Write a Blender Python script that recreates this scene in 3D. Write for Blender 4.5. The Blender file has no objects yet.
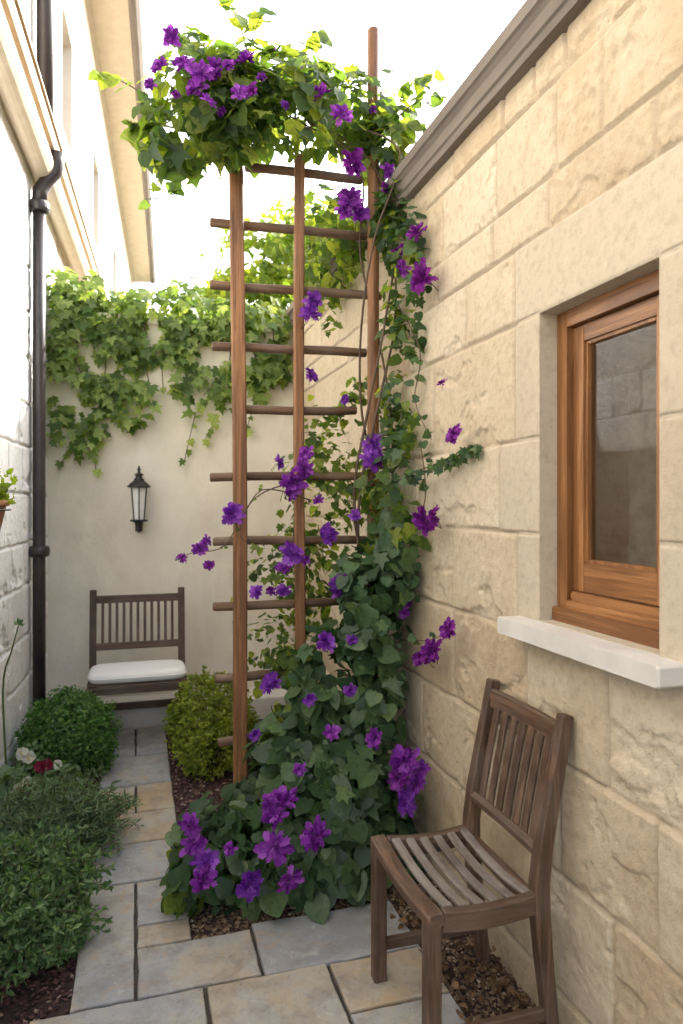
import bpy, math, random
import numpy as np
from mathutils import Vector
rng = np.random.default_rng(7); random.seed(7)
S = bpy.context.scene; COL = S.collection
R = math.radians

# ------------------------------------------------------------------ camera
F_PX, CX, HY, CAM_H, YAW = 690.0, 341.5, 504.0, 1.5, R(16.6)
cam_d = bpy.data.cameras.new("camera"); cam = bpy.data.objects.new("camera", cam_d); COL.objects.link(cam)
cam.location = (0, 0, CAM_H); cam.rotation_euler = (R(90), 0, -YAW)
cam_d.sensor_fit = 'VERTICAL'; cam_d.sensor_height = 36; cam_d.lens = F_PX / 1024 * 36
cam_d.shift_y = -8 / 1024; cam_d.clip_start = .05; cam_d.clip_end = 500
cam_d.dof.use_dof = True; cam_d.dof.focus_distance = 2.5; cam_d.dof.aperture_fstop = 3.2
S.camera = cam

# ------------------------------------------------------------------ light
SUN_AZ, SUN_EL = R(58), R(32.5)            # azimuth from +Y towards +X
w = bpy.data.worlds.new("World"); S.world = w; w.use_nodes = True
nt = w.node_tree; bg = nt.nodes['Background']
sky = nt.nodes.new('ShaderNodeTexSky'); sky.sky_type = 'NISHITA'; sky.sun_disc = False
sky.sun_elevation = SUN_EL; sky.sun_rotation = SUN_AZ
sky.air_density = 1.0; sky.dust_density = 4.0; sky.ozone_density = 1.0
hsv = nt.nodes.new('ShaderNodeHueSaturation'); hsv.inputs['Saturation'].default_value = .5
hsv.inputs['Value'].default_value = 1.0
nt.links.new(sky.outputs[0], hsv.inputs['Color']); nt.links.new(hsv.outputs[0], bg.inputs['Color'])
bg.inputs['Strength'].default_value = 0.15
sd = bpy.data.lights.new("sun", 'SUN'); sun = bpy.data.objects.new("sun", sd); COL.objects.link(sun)
sd.energy = 2.3; sd.angle = R(.5); sd.color = (1, .955, .89)
sv = Vector((math.sin(SUN_AZ) * math.cos(SUN_EL), math.cos(SUN_AZ) * math.cos(SUN_EL), math.sin(SUN_EL)))
sun.rotation_euler = sv.to_track_quat('Z', 'Y').to_euler(); sun.location = (8, 8, 12)
V = S.view_settings; V.view_transform = 'Standard'; V.look = 'None'; V.gamma = 1; V.use_curve_mapping = False
V.exposure = 2.52
S.cycles.max_bounces = 8; S.cycles.diffuse_bounces = 5; S.cycles.transparent_max_bounces = 8

# ------------------------------------------------------------------ helpers
def ray(x, y):
    u = (x - CX) / F_PX; v = (HY - y) / F_PX; s, c = math.sin(YAW), math.cos(YAW)
    return np.array((s + u * c, c - u * s, v))
O = np.array((0, 0, CAM_H))
def atd(x, y, t): return O + ray(x, y) * t
def atY(x, y, Y): r = ray(x, y); return O + r * (Y / r[1])
def atX(x, y, X): r = ray(x, y); return O + r * (X / r[0])

def hsh(ix, iy, iz):
    n = (ix.astype(np.int64) * 374761393 + iy.astype(np.int64) * 668265263 + iz.astype(np.int64) * 2147483647) & 0x7fffffff
    n = ((n ^ (n >> 13)) * 1274126177) & 0x7fffffff
    return ((n ^ (n >> 16)) & 0xffff) / 65535.0
def vnoise(p):
    p = np.asarray(p, float); i = np.floor(p).astype(np.int64); f = p - i; f = f * f * (3 - 2 * f); r = 0
    for dx in (0, 1):
        for dy in (0, 1):
            for dz in (0, 1):
                wgt = (f[..., 0] if dx else 1 - f[..., 0]) * (f[..., 1] if dy else 1 - f[..., 1]) * (f[..., 2] if dz else 1 - f[..., 2])
                r = r + wgt * hsh(i[..., 0] + dx, i[..., 1] + dy, i[..., 2] + dz)
    return r
def fbm(p, o=4):
    p = np.asarray(p, float); a, t, s = .5, 0, 0
    for k in range(o):
        t = t + a * vnoise(p + 17.3 * k); s += a; a *= .5; p = p * 2.03
    return t / s

class MB:
    def __init__(s): s.v = []; s.f = []; s.m = []; s.n = 0; s.attr = []
    def add(s, v, f, mi=0, tone=None):
        v = np.asarray(v, float).reshape(-1, 3); s.v.append(v)
        s.f += [tuple(i + s.n for i in q) for q in f]; s.m += [mi] * len(f)
        s.attr.append(np.full(len(v), random.random() if tone is None else tone)); s.n += len(v)
    def sweep(s, path, prof, up=(0, 0, 1), closed_cap=True, scale=None, mi=0, inset=.0):
        """profile (side, up) swept along a path; chamfered ends"""
        path = [np.asarray(p, float) for p in path]; up = np.asarray(up, float); prof = np.asarray(prof, float)
        rings = []
        N = len(path)
        for i, p in enumerate(path):
            t = path[min(i + 1, N - 1)] - path[max(i - 1, 0)]; t /= np.linalg.norm(t) + 1e-12
            sd_ = np.cross(t, up); sd_ /= np.linalg.norm(sd_) + 1e-12; u2 = np.cross(sd_, t)
            k = 1 if scale is None else scale[i]
            rg = lambda q, kk: q + kk * (prof[:, :1] * sd_ + prof[:, 1:] * u2)
            if inset and i == 0: rings.append(rg(p, k * (1 - inset / np.abs(prof).max()))); rings.append(rg(p + t * inset, k))
            elif inset and i == N - 1: rings.append(rg(p - t * inset, k)); rings.append(rg(p, k * (1 - inset / np.abs(prof).max())))
            else: rings.append(rg(p, k))
        n = len(prof); M = len(rings); f = []
        for i in range(M - 1):
            for j in range(n):
                a, b = i * n + j, i * n + (j + 1) % n
                f.append((a, b, b + n, a + n))
        if closed_cap: f.append(tuple(range(n))[::-1]); f.append(tuple(range((M - 1) * n, M * n)))
        s.add(np.vstack(rings), f, mi)
    def beam(s, p0, p1, wd, ht, up=(0, 0, 1), c=.004, **k):
        path = [p0, p1] if len(np.shape(p0)) == 1 else p0
        s.sweep(path, chamf(wd, ht, c), up, inset=c, **k)
    def box(s, lo, hi, c=.003):
        lo = np.asarray(lo, float); hi = np.asarray(hi, float); m = (lo + hi) / 2
        s.beam((lo[0], m[1], m[2]), (hi[0], m[1], m[2]), hi[1] - lo[1], hi[2] - lo[2], c=c)
    def tube(s, path, r, n=10, **k):
        a = np.linspace(0, 2 * math.pi, n, endpoint=False)
        sc = None if np.isscalar(r) else list(r); r0 = r if np.isscalar(r) else 1.0
        t = np.asarray(path[-1], float) - np.asarray(path[0], float)
        up = (0, 0, 1) if abs(t[2]) < .8 * np.linalg.norm(t) else (0, 1, .02)
        s.sweep(path, np.c_[np.cos(a), np.sin(a)] * r0, up, scale=sc, **k)
    def lathe(s, c, prof, n=24, phase=0):
        a = np.linspace(0, 2 * math.pi, n, endpoint=False) + phase; v = []
        for r, z in prof: v.append(np.c_[c[0] + r * np.cos(a), c[1] + r * np.sin(a), np.full(n, c[2] + z)])
        f = []
        for i in range(len(prof) - 1):
            for j in range(n): f.append((i * n + j, i * n + (j + 1) % n, (i + 1) * n + (j + 1) % n, (i + 1) * n + j))
        f.append(tuple(range(n))[::-1]); f.append(tuple(range((len(prof) - 1) * n, len(prof) * n)))
        s.add(np.vstack(v), f)
    def build(s, name, mat, parent=None, origin=None, smooth=False, label=None):
        return mkobj(name, np.vstack(s.v), s.f, mat, parent, origin, smooth, s.m, np.concatenate(s.attr), label)
def chamf(wd, ht, c):
    a, b = wd / 2, ht / 2
    return [(a - c, -b), (a, -b + c), (a, b - c), (a - c, b), (-a + c, b), (-a, b - c), (-a, -b + c), (-a + c, -b)]

ROOT = {}
def mkobj(name, v, f, mat, parent=None, origin=None, smooth=False, mi=None, tone=None, label=None):
    v = np.asarray(v, float)
    if parent is not None: o3 = np.array(ROOT[parent.name])
    elif origin is not None: o3 = np.array(origin, float)
    else: o3 = np.array(((v[:, 0].min() + v[:, 0].max()) / 2, (v[:, 1].min() + v[:, 1].max()) / 2, v[:, 2].min()))
    me = bpy.data.meshes.new(name); me.from_pydata((v - o3).tolist(), [], f)
    for m in (mat if isinstance(mat, (list, tuple)) else [mat]): me.materials.append(m)
    if mi is not None and any(mi): me.polygons.foreach_set('material_index', mi)
    if tone is not None:
        a = me.attributes.new('tone', 'FLOAT', 'POINT'); a.data.foreach_set('value', np.asarray(tone, np.float32))
    if smooth: me.polygons.foreach_set('use_smooth', [True] * len(me.polygons))
    me.update()
    o = bpy.data.objects.new(name, me); COL.objects.link(o)
    if parent is not None: o.parent = parent
    else: o.location = o3
    ROOT[o.name] = tuple(o3)
    if label: o['label'] = label
    return o
def thing(name, label, cat, loc, group=None):
    o = bpy.data.objects.new(name, None); COL.objects.link(o); o.location = loc; o.empty_display_size = .1
    ROOT[o.name] = tuple(loc); return tag(o, label, cat, group)
def tag(o, label, cat, group=None):
    o['label'] = label; o['category'] = cat
    if group: o['group'] = group
    return o
def kind(o, k, label=None, cat=None):
    o['kind'] = k
    if label: o['label'] = label
    if cat: o['category'] = cat
    return o

# ------------------------------------------------------------------ materials
class NT:
    def __init__(s, name):
        s.m = bpy.data.materials.new(name); s.m.use_nodes = True; s.t = s.m.node_tree; s.b = s.t.nodes['Principled BSDF']
        s.out = s.t.nodes['Material Output']
    def n(s, ty, **k):
        q = s.t.nodes.new(ty)
        for a, b in k.items():
            if a in q.inputs: q.inputs[a].default_value = b
            else: setattr(q, a, b)
        return q
    def l(s, a, b): s.t.links.new(a, b)
    def coord(s, scale=(1, 1, 1), gen='Object'):
        c = s.n('ShaderNodeTexCoord'); m = s.n('ShaderNodeMapping'); m.inputs['Scale'].default_value = scale
        s.l(c.outputs[gen], m.inputs['Vector']); return m.outputs[0]
    def noise(s, vec, scale, detail=5, rough=.55, dist=0):
        q = s.n('ShaderNodeTexNoise', Scale=scale, Detail=detail, Roughness=rough, Distortion=dist); s.l(vec, q.inputs['Vector']); return q.outputs['Fac']
    def ramp(s, fac, stops):
        q = s.n('ShaderNodeValToRGB'); e = q.color_ramp.elements
        while len(e) < len(stops): e.new(.5)
        for i, (p, c) in enumerate(stops): e[i].position = p; e[i].color = (*c, 1) if len(c) == 3 else c
        s.l(fac, q.inputs[0]); return q.outputs[0]
    def attr(s, name='tone'):
        q = s.n('ShaderNodeAttribute'); q.attribute_name = name; return q.outputs['Fac']
    def mix(s, fac, a, b, mode='MIX'):
        q = s.n('ShaderNodeMix'); q.data_type = 'RGBA'; q.blend_type = mode
        for v_, i in ((fac, 0), (a, 6), (b, 7)):
            if hasattr(v_, 'links'): s.l(v_, q.inputs[i])
            else: q.inputs[i].default_value = v_ if i == 0 else (*v_, 1)
        return q.outputs[2]
    def math(s, op, a, b):
        q = s.n('ShaderNodeMath', operation=op)
        for v_, i in ((a, 0), (b, 1)):
            if hasattr(v_, 'links'): s.l(v_, q.inputs[i])
            else: q.inputs[i].default_value = v_
        return q.outputs[0]
    def bump(s, h, strength, dist=.01):
        q = s.n('ShaderNodeBump', Strength=strength, Distance=dist); s.l(h, q.inputs['Height']); s.l(q.outputs[0], s.b.inputs['Normal'])
    def base(s, c):
        if hasattr(c, 'links'): s.l(c, s.b.inputs['Base Color'])
        else: s.b.inputs['Base Color'].default_value = (*c, 1)
    def rough(s, r): s.b.inputs['Roughness'].default_value = r

def wood(name, dark, light, axis, rough=.6, grey=None, gs=.5):
    m = NT(name); sc = [28, 28, 28]; sc['XYZ'.index(axis)] = 1.6
    v = m.coord(tuple(sc)); a = m.noise(v, 1.0, 6, .6, .6); sc2 = [150, 150, 150]; sc2['XYZ'.index(axis)] = 6
    b = m.noise(m.coord(tuple(sc2)), 1.0, 3, .5)
    f = m.math('ADD', m.math('MULTIPLY', a, .75), m.math('MULTIPLY', b, .25))
    c = m.ramp(f, [(.34, tuple(x * .75 for x in dark)), (.46, dark), (.6, light), (.7, tuple(x * 1.15 for x in light))])
    sc3 = [230, 230, 230]; sc3['XYZ'.index(axis)] = 3; c = m.mix(m.ramp(m.noise(m.coord(tuple(sc3)), 1.0, 2, .5), [(.6, (0, 0, 0)), (.68, (.7, .7, .7))]), c, tuple(x * .4 for x in dark))
    t = m.attr(); c = m.mix(m.math('MULTIPLY', t, .45), c, tuple(x * .55 for x in dark))
    if grey:
        g = m.noise(m.coord((1, 1, 1)), 5, 4, .6); c = m.mix(m.ramp(g, [(.42, (0, 0, 0)), (.65, (gs, gs, gs))]), c, grey)
    m.base(c); m.rough(rough); m.bump(f, .55, .005); return m.m
def plain(name, c, rough=.5, metal=0, bump=0, bs=60, var=.0, c2=None):
    m = NT(name); v = m.coord()
    if c2: m.base(m.ramp(m.noise(v, 8, 6, .65), [(.35, c), (.65, c2)]))
    else: m.base(c)
    m.rough(rough); m.b.inputs['Metallic'].default_value = metal
    if bump: m.bump(m.noise(v, bs, 5, .6), bump, .004)
    return m.m
def stone(name, cols, mortar, rough=.9, grain=.5, stain=None):
    m = NT(name); v = m.coord(); t = m.attr('tone')
    n1 = m.noise(v, 3.2, 7, .65); n2 = m.noise(v, 38, 5, .6); n3 = m.noise(v, 160, 3, .6)
    f = m.math('ADD', m.math('MULTIPLY', n1, .5), m.math('MULTIPLY', t, .5))
    c = m.ramp(f, [(.25, cols[0]), (.45, cols[1]), (.62, cols[2]), (.8, cols[3])])
    c = m.mix(m.ramp(n2, [(.48, (0, 0, 0)), (.72, (.5, .5, .5))]), c, tuple(x * .72 for x in cols[0]))
    c = m.mix(m.ramp(m.noise(v, 90, 4, .7), [(.6, (0, 0, 0)), (.72, (.45, .45, .45))]), c, tuple(x * .5 for x in cols[0]))
    c = m.mix(m.ramp(m.noise(v, 9, 6, .7, 1.), [(.5, (0, 0, 0)), (.7, (.4, .4, .4))]), c, tuple(min(.8, x * 1.12) for x in cols[3]))
    if stain: c = m.mix(m.ramp(m.noise(v, 1.7, 8, .7, .8), [(.56, (0, 0, 0)), (.74, (.6, .6, .6))]), c, stain)
    c = m.mix(m.attr('mortar'), c, mortar)
    m.base(c); m.rough(rough)
    m.bump(m.math('ADD', m.math('MULTIPLY', n2, .7), m.math('MULTIPLY', n3, .3)), grain, .008); return m.m
def leaf(name, c1, c2, c3, trans=.45, rough=.45, tcol=None, spec=.35):
    m = NT(name); t = m.attr(); v = m.coord()
    c = m.ramp(t, [(.05, c1), (.55, c2), (.97, c3)])
    c = m.mix(m.ramp(m.noise(v, 60, 3, .6), [(.4, (0, 0, 0)), (.7, (.45, .45, .45))]), c, tuple(x * .6 for x in c1))
    m.base(c); m.rough(rough); m.b.inputs['Specular IOR Level'].default_value = spec
    tr = m.n('ShaderNodeBsdfTranslucent'); tc = m.mix(1.0, c, tcol or (1.9, 2.2, .7), 'MULTIPLY'); m.l(tc, tr.inputs['Color'])
    mx = m.n('ShaderNodeMixShader'); mx.inputs[0].default_value = trans
    m.l(m.b.outputs[0], mx.inputs[1]); m.l(tr.outputs[0], mx.inputs[2]); m.l(mx.outputs[0], m.out.inputs['Surface'])
    return m.m

M = {}
M['stone'] = stone('honey_limestone', [(.42, .32, .205), (.48, .39, .27), (.525, .44, .32), (.56, .485, .37)], (.42, .34, .24), grain=.9, stain=(.33, .235, .14))
M['dressed'] = stone('dressed_limestone', [(.405, .335, .24), (.435, .365, .268), (.46, .39, .292), (.48, .41, .31)], (.35, .285, .195), grain=.45)
M['white_stone'] = stone('whitewashed_stone', [(.66, .66, .64), (.74, .74, .72), (.8, .8, .78), (.84, .84, .82)], (.62, .62, .6), grain=.6)
M['sill'] = plain('pale_sill_stone', (.52, .49, .45), .8, bump=.15, bs=90, c2=(.6, .57, .53))
M['plaster'] = (lambda m: (m.base(m.mix(m.ramp(m.noise(m.coord((1, 1, .5)), 1.6, 8, .68, .5), [(.45, (0, 0, 0)), (.75, (.8, .8, .8))]),
    m.ramp(m.noise(m.coord(), 6, 6, .6), [(.3, (.7, .64, .535)), (.7, (.77, .715, .61))]), (.56, .49, .39))), m.rough(.9),
    m.bump(m.noise(m.coord(), 26, 7, .65), .35, .01), m.m)[-1])(NT('cream_render'))
M['white_paint'] = plain('white_wall_paint', (.58, .54, .47), .85, bump=.25, bs=30, c2=(.64, .6, .53))
M['cream_paint'] = plain('cream_cornice_paint', (.5, .41, .3), .7, bump=.1, c2=(.57, .48, .36))
M['tan_paint'] = plain('tan_gutter_paint', (.36, .26, .165), .6, bump=.1, c2=(.42, .31, .2))
M['eave'] = (lambda m: (m.base(m.ramp(m.noise(m.coord((1, .15, 1)), 14, 7, .65), [(.3, (.11, .09, .072)), (.7, (.19, .16, .132))])), m.rough(.75),
    m.bump(m.noise(m.coord((1, .2, 1)), 40, 5, .6), .3, .005), m.m)[-1])(NT('weathered_gutter_paint'))
M['tile'] = plain('roof_tile', (.2, .12, .09), .85, bump=.4, bs=20, c2=(.28, .17, .12))
M['black_metal'] = plain('black_iron_paint', (.012, .012, .013), .42, bump=.1)
M['pipe'] = plain('dark_pipe_paint', (.025, .02, .021), .4, bump=.06, bs=25, c2=(.042, .033, .032))
M['frost'] = (lambda m: (m.base((.86, .85, .82)), m.rough(.5), m.b.inputs['Transmission Weight'].__setattr__('default_value', .1), m.m)[-1])(NT('frosted_lamp_glass'))
for ax in 'XYZ':
    M['trellis' + ax] = wood('trellis_wood_' + ax, (.165, .068, .023), (.36, .165, .06), ax, .6)
    M['rung' + ax] = wood('rung_wood_' + ax, (.11, .055, .026), (.22, .12, .06), ax, .7, (.2, .15, .11))
    M['teak' + ax] = wood('weathered_teak_' + ax, (.072, .036, .019), (.195, .108, .063), ax, .5, (.16, .125, .1), .35)
    M['grey' + ax] = wood('silvered_teak_' + ax, (.13, .1, .08), (.25, .205, .17), ax, .65, (.28, .25, .225), .6)
    M['bench' + ax] = wood('dark_bench_wood_' + ax, (.065, .034, .021), (.145, .08, .05), ax, .6, (.13, .1, .085))
    M['oak' + ax] = wood('oiled_window_wood_' + ax, (.19, .078, .025), (.36, .165, .058), ax, .36)
M['cushion'] = plain('white_cushion_cloth', (.76, .75, .74), .95, bump=.3, bs=250)
M['inside'] = plain('room_inner_stone', (.5, .43, .34), .95, bump=.8, bs=14, c2=(.34, .28, .21))
M['soil'] = plain('dark_bed_soil', (.03, .017, .015), .95, bump=1, bs=45, c2=(.06, .035, .03))
M['lawn'] = plain('bare_ground', (.09, .08, .05), .95, bump=.5, bs=8, c2=(.06, .08, .03))
M['mulch'] = (lambda m: (m.base(m.ramp(m.attr(), [(.0, (.03, .014, .014)), (.5, (.085, .035, .035)), (.85, (.12, .06, .05)), (.95, (.3, .22, .17))])), m.rough(.9), m.m)[-1])(NT('bark_mulch'))
M['gravel'] = (lambda m: (m.base(m.ramp(m.attr(), [(.0, (.05, .03, .018)), (.5, (.16, .1, .06)), (.85, (.28, .19, .11)), (.97, (.42, .34, .24))])), m.rough(.85), m.m)[-1])(NT('brown_gravel'))
M['litter'] = leaf('fallen_leaves', (.07, .035, .018), (.15, .08, .04), (.26, .16, .08), .15, .7, (1.2, 1.1, .8))
def slab_mat():
    m = NT('sandstone_paving'); v = m.coord(); t = m.attr()
    n1 = m.noise(v, 2.6, 8, .68, .7); n2 = m.noise(v, 30, 5, .65); n4 = m.noise(v, 9, 6, .7)
    f = m.math('ADD', m.math('MULTIPLY', m.math('SUBTRACT', n1, .5), 1.7), t)
    c = m.ramp(f, [(.05, (.24, .25, .26)), (.33, (.33, .33, .325)), (.5, (.38, .345, .285)), (.72, (.39, .305, .205)), (.95, (.33, .235, .145))])
    c = m.mix(m.ramp(n4, [(.46, (0, 0, 0)), (.66, (.7, .7, .7))]), c, (.2, .175, .15))
    c = m.mix(m.ramp(m.noise(v, 70, 4, .7), [(.6, (0, 0, 0)), (.7, (.55, .55, .55))]), c, (.12, .1, .085))
    c = m.mix(m.ramp(m.noise(v, 14, 7, .75, 1.5), [(.57, (0, 0, 0)), (.66, (.5, .5, .5))]), c, (.47, .45, .41))
    c = m.mix(m.ramp(m.noise(v, 4.3, 8, .75, 1.2), [(.56, (0, 0, 0)), (.62, (.5, .5, .5)), (.7, (0, 0, 0))]), c, (.42, .27, .14))
    c = m.mix(m.ramp(n2, [(.55, (0, 0, 0)), (.75, (.25, .25, .25))]), c, (.42, .4, .36))
    m.base(c); m.rough(.72); m.bump(m.math('ADD', m.math('MULTIPLY', n4, .7), m.math('MULTIPLY', n2, .3)), .4, .01); return m.m
M['slab'] = slab_mat()
M['stem'] = plain('vine_stem_bark', (.07, .045, .028), .8, bump=.4, c2=(.12, .075, .045))
M['trunk'] = plain('tree_bark', (.09, .065, .045), .9, bump=.8, bs=20, c2=(.14, .1, .07))
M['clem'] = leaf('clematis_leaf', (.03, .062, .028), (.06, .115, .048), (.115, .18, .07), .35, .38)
M['clemlit'] = leaf('clematis_lit_leaf', (.04, .08, .028), (.095, .155, .042), (.22, .27, .06), .58, .42, (2.8, 2.6, .8))  # same leaf, colour lightened and yellowed to imitate backlit glow
M['ivy'] = leaf('ivy_leaf', (.07, .12, .035), (.18, .25, .08), (.34, .4, .15), .5, .5, (2.6, 2.6, .9))
M['box'] = leaf('box_leaf', (.035, .095, .018), (.08, .185, .035), (.14, .27, .055), .3, .4)
M['lime'] = leaf('lime_leaf', (.1, .14, .014), (.2, .25, .024), (.32, .36, .04), .35, .5)
M['feather'] = leaf('feathery_leaf', (.07, .12, .06), (.14, .21, .11), (.22, .3, .17), .3, .55)
M['perennial'] = leaf('perennial_leaf', (.05, .105, .038), (.11, .19, .07), (.21, .3, .13), .35, .45)
M['tree'] = leaf('tree_leaf', (.09, .15, .03), (.18, .25, .05), (.3, .35, .08), .55, .5, (2.6, 2.5, .8))
M['purple'] = leaf('purple_petal', (.15, .013, .22), (.29, .045, .4), (.48, .13, .58), .3, .5, (1.6, 1.1, 1.8), .25)
M['purple2'] = leaf('violet_petal', (.12, .015, .24), (.24, .045, .42), (.4, .12, .58), .3, .5, (1.6, 1.2, 1.8), .25)
M['magenta'] = leaf('magenta_petal', (.12, .01, .17), (.23, .025, .3), (.36, .05, .42), .3, .5, (1.8, 1.0, 1.6), .25)
M['stamen'] = plain('stamen', (.3, .2, .35), .6)
M['white_petal'] = leaf('white_petal', (.6, .57, .42), (.75, .73, .6), (.8, .8, .74), .3, .5, (1.1, 1.1, 1))
M['red_petal'] = leaf('dark_red_petal', (.14, .008, .025), (.22, .012, .04), (.28, .02, .06), .25, .5, (1.5, 1, 1))
M['yellow'] = plain('yellow_eye', (.7, .45, .05), .6)
M['terracotta'] = plain('terracotta', (.38, .16, .085), .85, bump=.2, c2=(.45, .21, .12))
def glass():
    m = NT('window_glass'); g = m.n('ShaderNodeBsdfGlossy', Roughness=.02); t = m.n('ShaderNodeBsdfTransparent'); t.inputs[0].default_value = (.86, .87, .86, 1)
    fr = m.n('ShaderNodeFresnel', IOR=1.5); mx = m.n('ShaderNodeMixShader'); m.l(fr.outputs[0], mx.inputs[0])
    m.l(t.outputs[0], mx.inputs[1]); m.l(g.outputs[0], mx.inputs[2]); m.l(mx.outputs[0], m.out.inputs['Surface']); return m.m
M['glass'] = glass()
M['pale_glass'] = plain('far_window_glass', (.16, .19, .22), .08)

# ------------------------------------------------------------------ ground
g = MB(); g.add([(-60, -60, -.06), (60, -60, -.06), (60, 60, -.06), (-60, 60, -.06)], [(0, 1, 2, 3)])
kind(g.build('ground', M['lawn'], origin=(0, 0, 0)), 'structure')
# bed soil as an uneven sheet
def sheet(name, x0, x1, y0, y1, st, zf, mat):
    xs = np.arange(x0, x1 + st, st); ys = np.arange(y0, y1 + st, st); X, Y = np.meshgrid(xs, ys)
    Z = zf(X, Y); n = len(xs); f = [(j * n + i, j * n + i + 1, (j + 1) * n + i + 1, (j + 1) * n + i) for j in range(len(ys) - 1) for i in range(n - 1)]
    return mkobj(name, np.c_[X.ravel(), Y.ravel(), Z.ravel()], f, mat, origin=(0, 0, 0), smooth=True)
kind(sheet('soil', -1.05, 1.2, -1.5, 5.2, .03, lambda X, Y: -.045 + .035 * fbm(np.dstack([X * 9, Y * 9, 0 * X]), 4), M['soil']), 'structure')

# paving slabs
SL = [(-.19, 0, 4.29, 4.84, .18), (0, .19, 4.29, 4.84, .22), (-.19, .19, 3.84, 4.29, .3), (-.19, 0, 3.5, 3.84, .62), (0, .19, 3.5, 3.84, .72),
      (-.19, .19, 3.19, 3.5, .6), (-.19, .19, 2.86, 3.19, .2), (-.19, 0, 2.18, 2.86, .38), (0, .19, 2.56, 2.86, .3), (0, .19, 2.43, 2.56, .55),
      (0, .39, 2.18, 2.43, .42), (.39, .93, 2.17, 2.46, .2), (-.3, .205, 1.8, 2.18, .45), (.205, .6, 1.78, 2.18, .52), (.6, .93, 1.94, 2.17, .6),
      (.6, .93, 1.5, 1.94, .28), (.205, .6, 1.35, 1.78, .3), (-.3, .205, 1.3, 1.8, .36), (-.3, .3, .8, 1.3, .5), (.3, .6, .8, 1.35, .2), (.6, .93, .9, 1.5, .5),
      (-.3, .3, .2, .8, .3), (.3, .93, .2, .8, .4), (-.3, .93, -.5, .2, .3), (-.3, .93, -1.4, -.5, .45)]
pb = MB()
for k, (x0, x1, y0, y1, tn) in enumerate(SL):
    gp = .0042; x0 += gp; x1 -= gp; y0 += gp; y1 -= gp; st = .018
    def edge(a, b):
        n = max(3, int(np.hypot(b[0] - a[0], b[1] - a[1]) / st)); return [(a[0] + (b[0] - a[0]) * i / n, a[1] + (b[1] - a[1]) * i / n) for i in range(n)]
    o = np.array(edge((x0, y0), (x1, y0)) + edge((x1, y0), (x1, y1)) + edge((x1, y1), (x0, y1)) + edge((x0, y1), (x0, y0)))
    nz = fbm(np.c_[o * 22, np.full(len(o), k * 3.1)], 3) - .5; c = np.array(((x0 + x1) / 2, (y0 + y1) / 2))
    d = c - o; d /= np.linalg.norm(d, axis=1)[:, None]; o = o + d * (nz * .012 + .002)[:, None]
    zt = .004 * random.random(); n = len(o); rg = []
    for ins, z in ((0, -.05), (0, zt - .006), (.002, zt - .002), (.006, zt)): rg.append(np.c_[o + d * ins, np.full(n, z)])
    tilt = np.array((random.uniform(-.004, .004), random.uniform(-.004, .004)))
    vv = np.vstack(rg); vv[n:, 2] += (vv[n:, :2] - c) @ tilt
    f = [(i * n + j, i * n + (j + 1) % n, (i + 1) * n + (j + 1) % n, (i + 1) * n + j) for i in range(3) for j in range(n)] + [tuple(range(3 * n, 4 * n))]
    pb.add(vv, f, 0, tn)
kind(pb.build('path', M['slab'], origin=(0, 0, 0)), 'structure')

jb = MB(); jb.add([(-.19, -1.4, -.014), (.93, -1.4, -.014), (.93, 2.18, -.014), (-.19, 2.18, -.014), (-.19, 4.84, -.014), (.19, 4.84, -.014), (.19, 2.18, -.014)], [(0, 1, 2, 6, 3), (3, 6, 5, 4)])
jb.add([(.19, 2.18, -.014), (.93, 2.18, -.014), (.93, 2.45, -.014), (.4, 2.45, -.014), (.19, 2.43, -.014)], [(0, 1, 2, 3, 4)])
kind(jb.build('path_joints', plain('joint_sand', (.04, .032, .026), .95, bump=.8, bs=120, c2=(.07, .058, .045)), origin=(0, 0, 0)), 'structure')
def chips(name, areas, dens, size, mat, label, cat, flat=.5, z0=-.015):
    P = []
    for x0, x1, y0, y1 in areas:
        n = int((x1 - x0) * (y1 - y0) * dens); P.append(np.c_[rng.uniform(x0, x1, n), rng.uniform(y0, y1, n)])
    P = np.vstack(P); n = len(P); z = -.045 + .035 * fbm(np.c_[P * 9, np.zeros(n)], 4) + rng.uniform(0, .012, n)
    base = np.array([(1, 0, 0), (0, 1, 0), (-1, 0, 0), (0, -1, 0), (0, 0, 1), (0, 0, -1.)]); ft = [(0, 1, 4), (1, 2, 4), (2, 3, 4), (3, 0, 4), (1, 0, 5), (2, 1, 5), (3, 2, 5), (0, 3, 5)]
    s = size * rng.uniform(.5, 1.4, (n, 1, 1)); B = base[None] * rng.uniform(.5, 1.2, (n, 6, 1)) * np.array((1.3, .8, flat)) * s
    a = rng.uniform(0, 6.28, n); tl = rng.uniform(-.5, .5, n); ca, sa, ct, st = np.cos(a), np.sin(a), np.cos(tl), np.sin(tl)
    x, y, zz = B[..., 0], B[..., 1], B[..., 2]; x, zz = x * ct[:, None] - zz * st[:, None], x * st[:, None] + zz * ct[:, None]
    vx = x * ca[:, None] - y * sa[:, None] + P[:, :1]; vy = x * sa[:, None] + y * ca[:, None] + P[:, 1:]; vz = zz + z[:, None]
    v = np.dstack([vx, vy, vz]).reshape(-1, 3); f = (np.arange(n)[:, None, None] * 6 + np.array(ft)[None]).reshape(-1, 3)
    o = mkobj(name, v, f.tolist(), mat, origin=(0, 0, 0), tone=np.repeat(rng.random(n), 6)); return kind(o, 'stuff', label, cat)
chips('bark_mulch', [(-.62, -.19, 1.9, 4.8), (.19, .55, 3.0, 4.8)], 5200, .011, M['mulch'], 'purple brown bark mulch covering the planting beds beside the path', 'mulch')
chips('gravel', [(.19, .9, 2.44, 3.0), (.93, 1.17, 1.2, 2.7)], 6500, .009, M['gravel'], 'fine brown gravel at the foot of the climber and the wall', 'gravel', .7)

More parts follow.
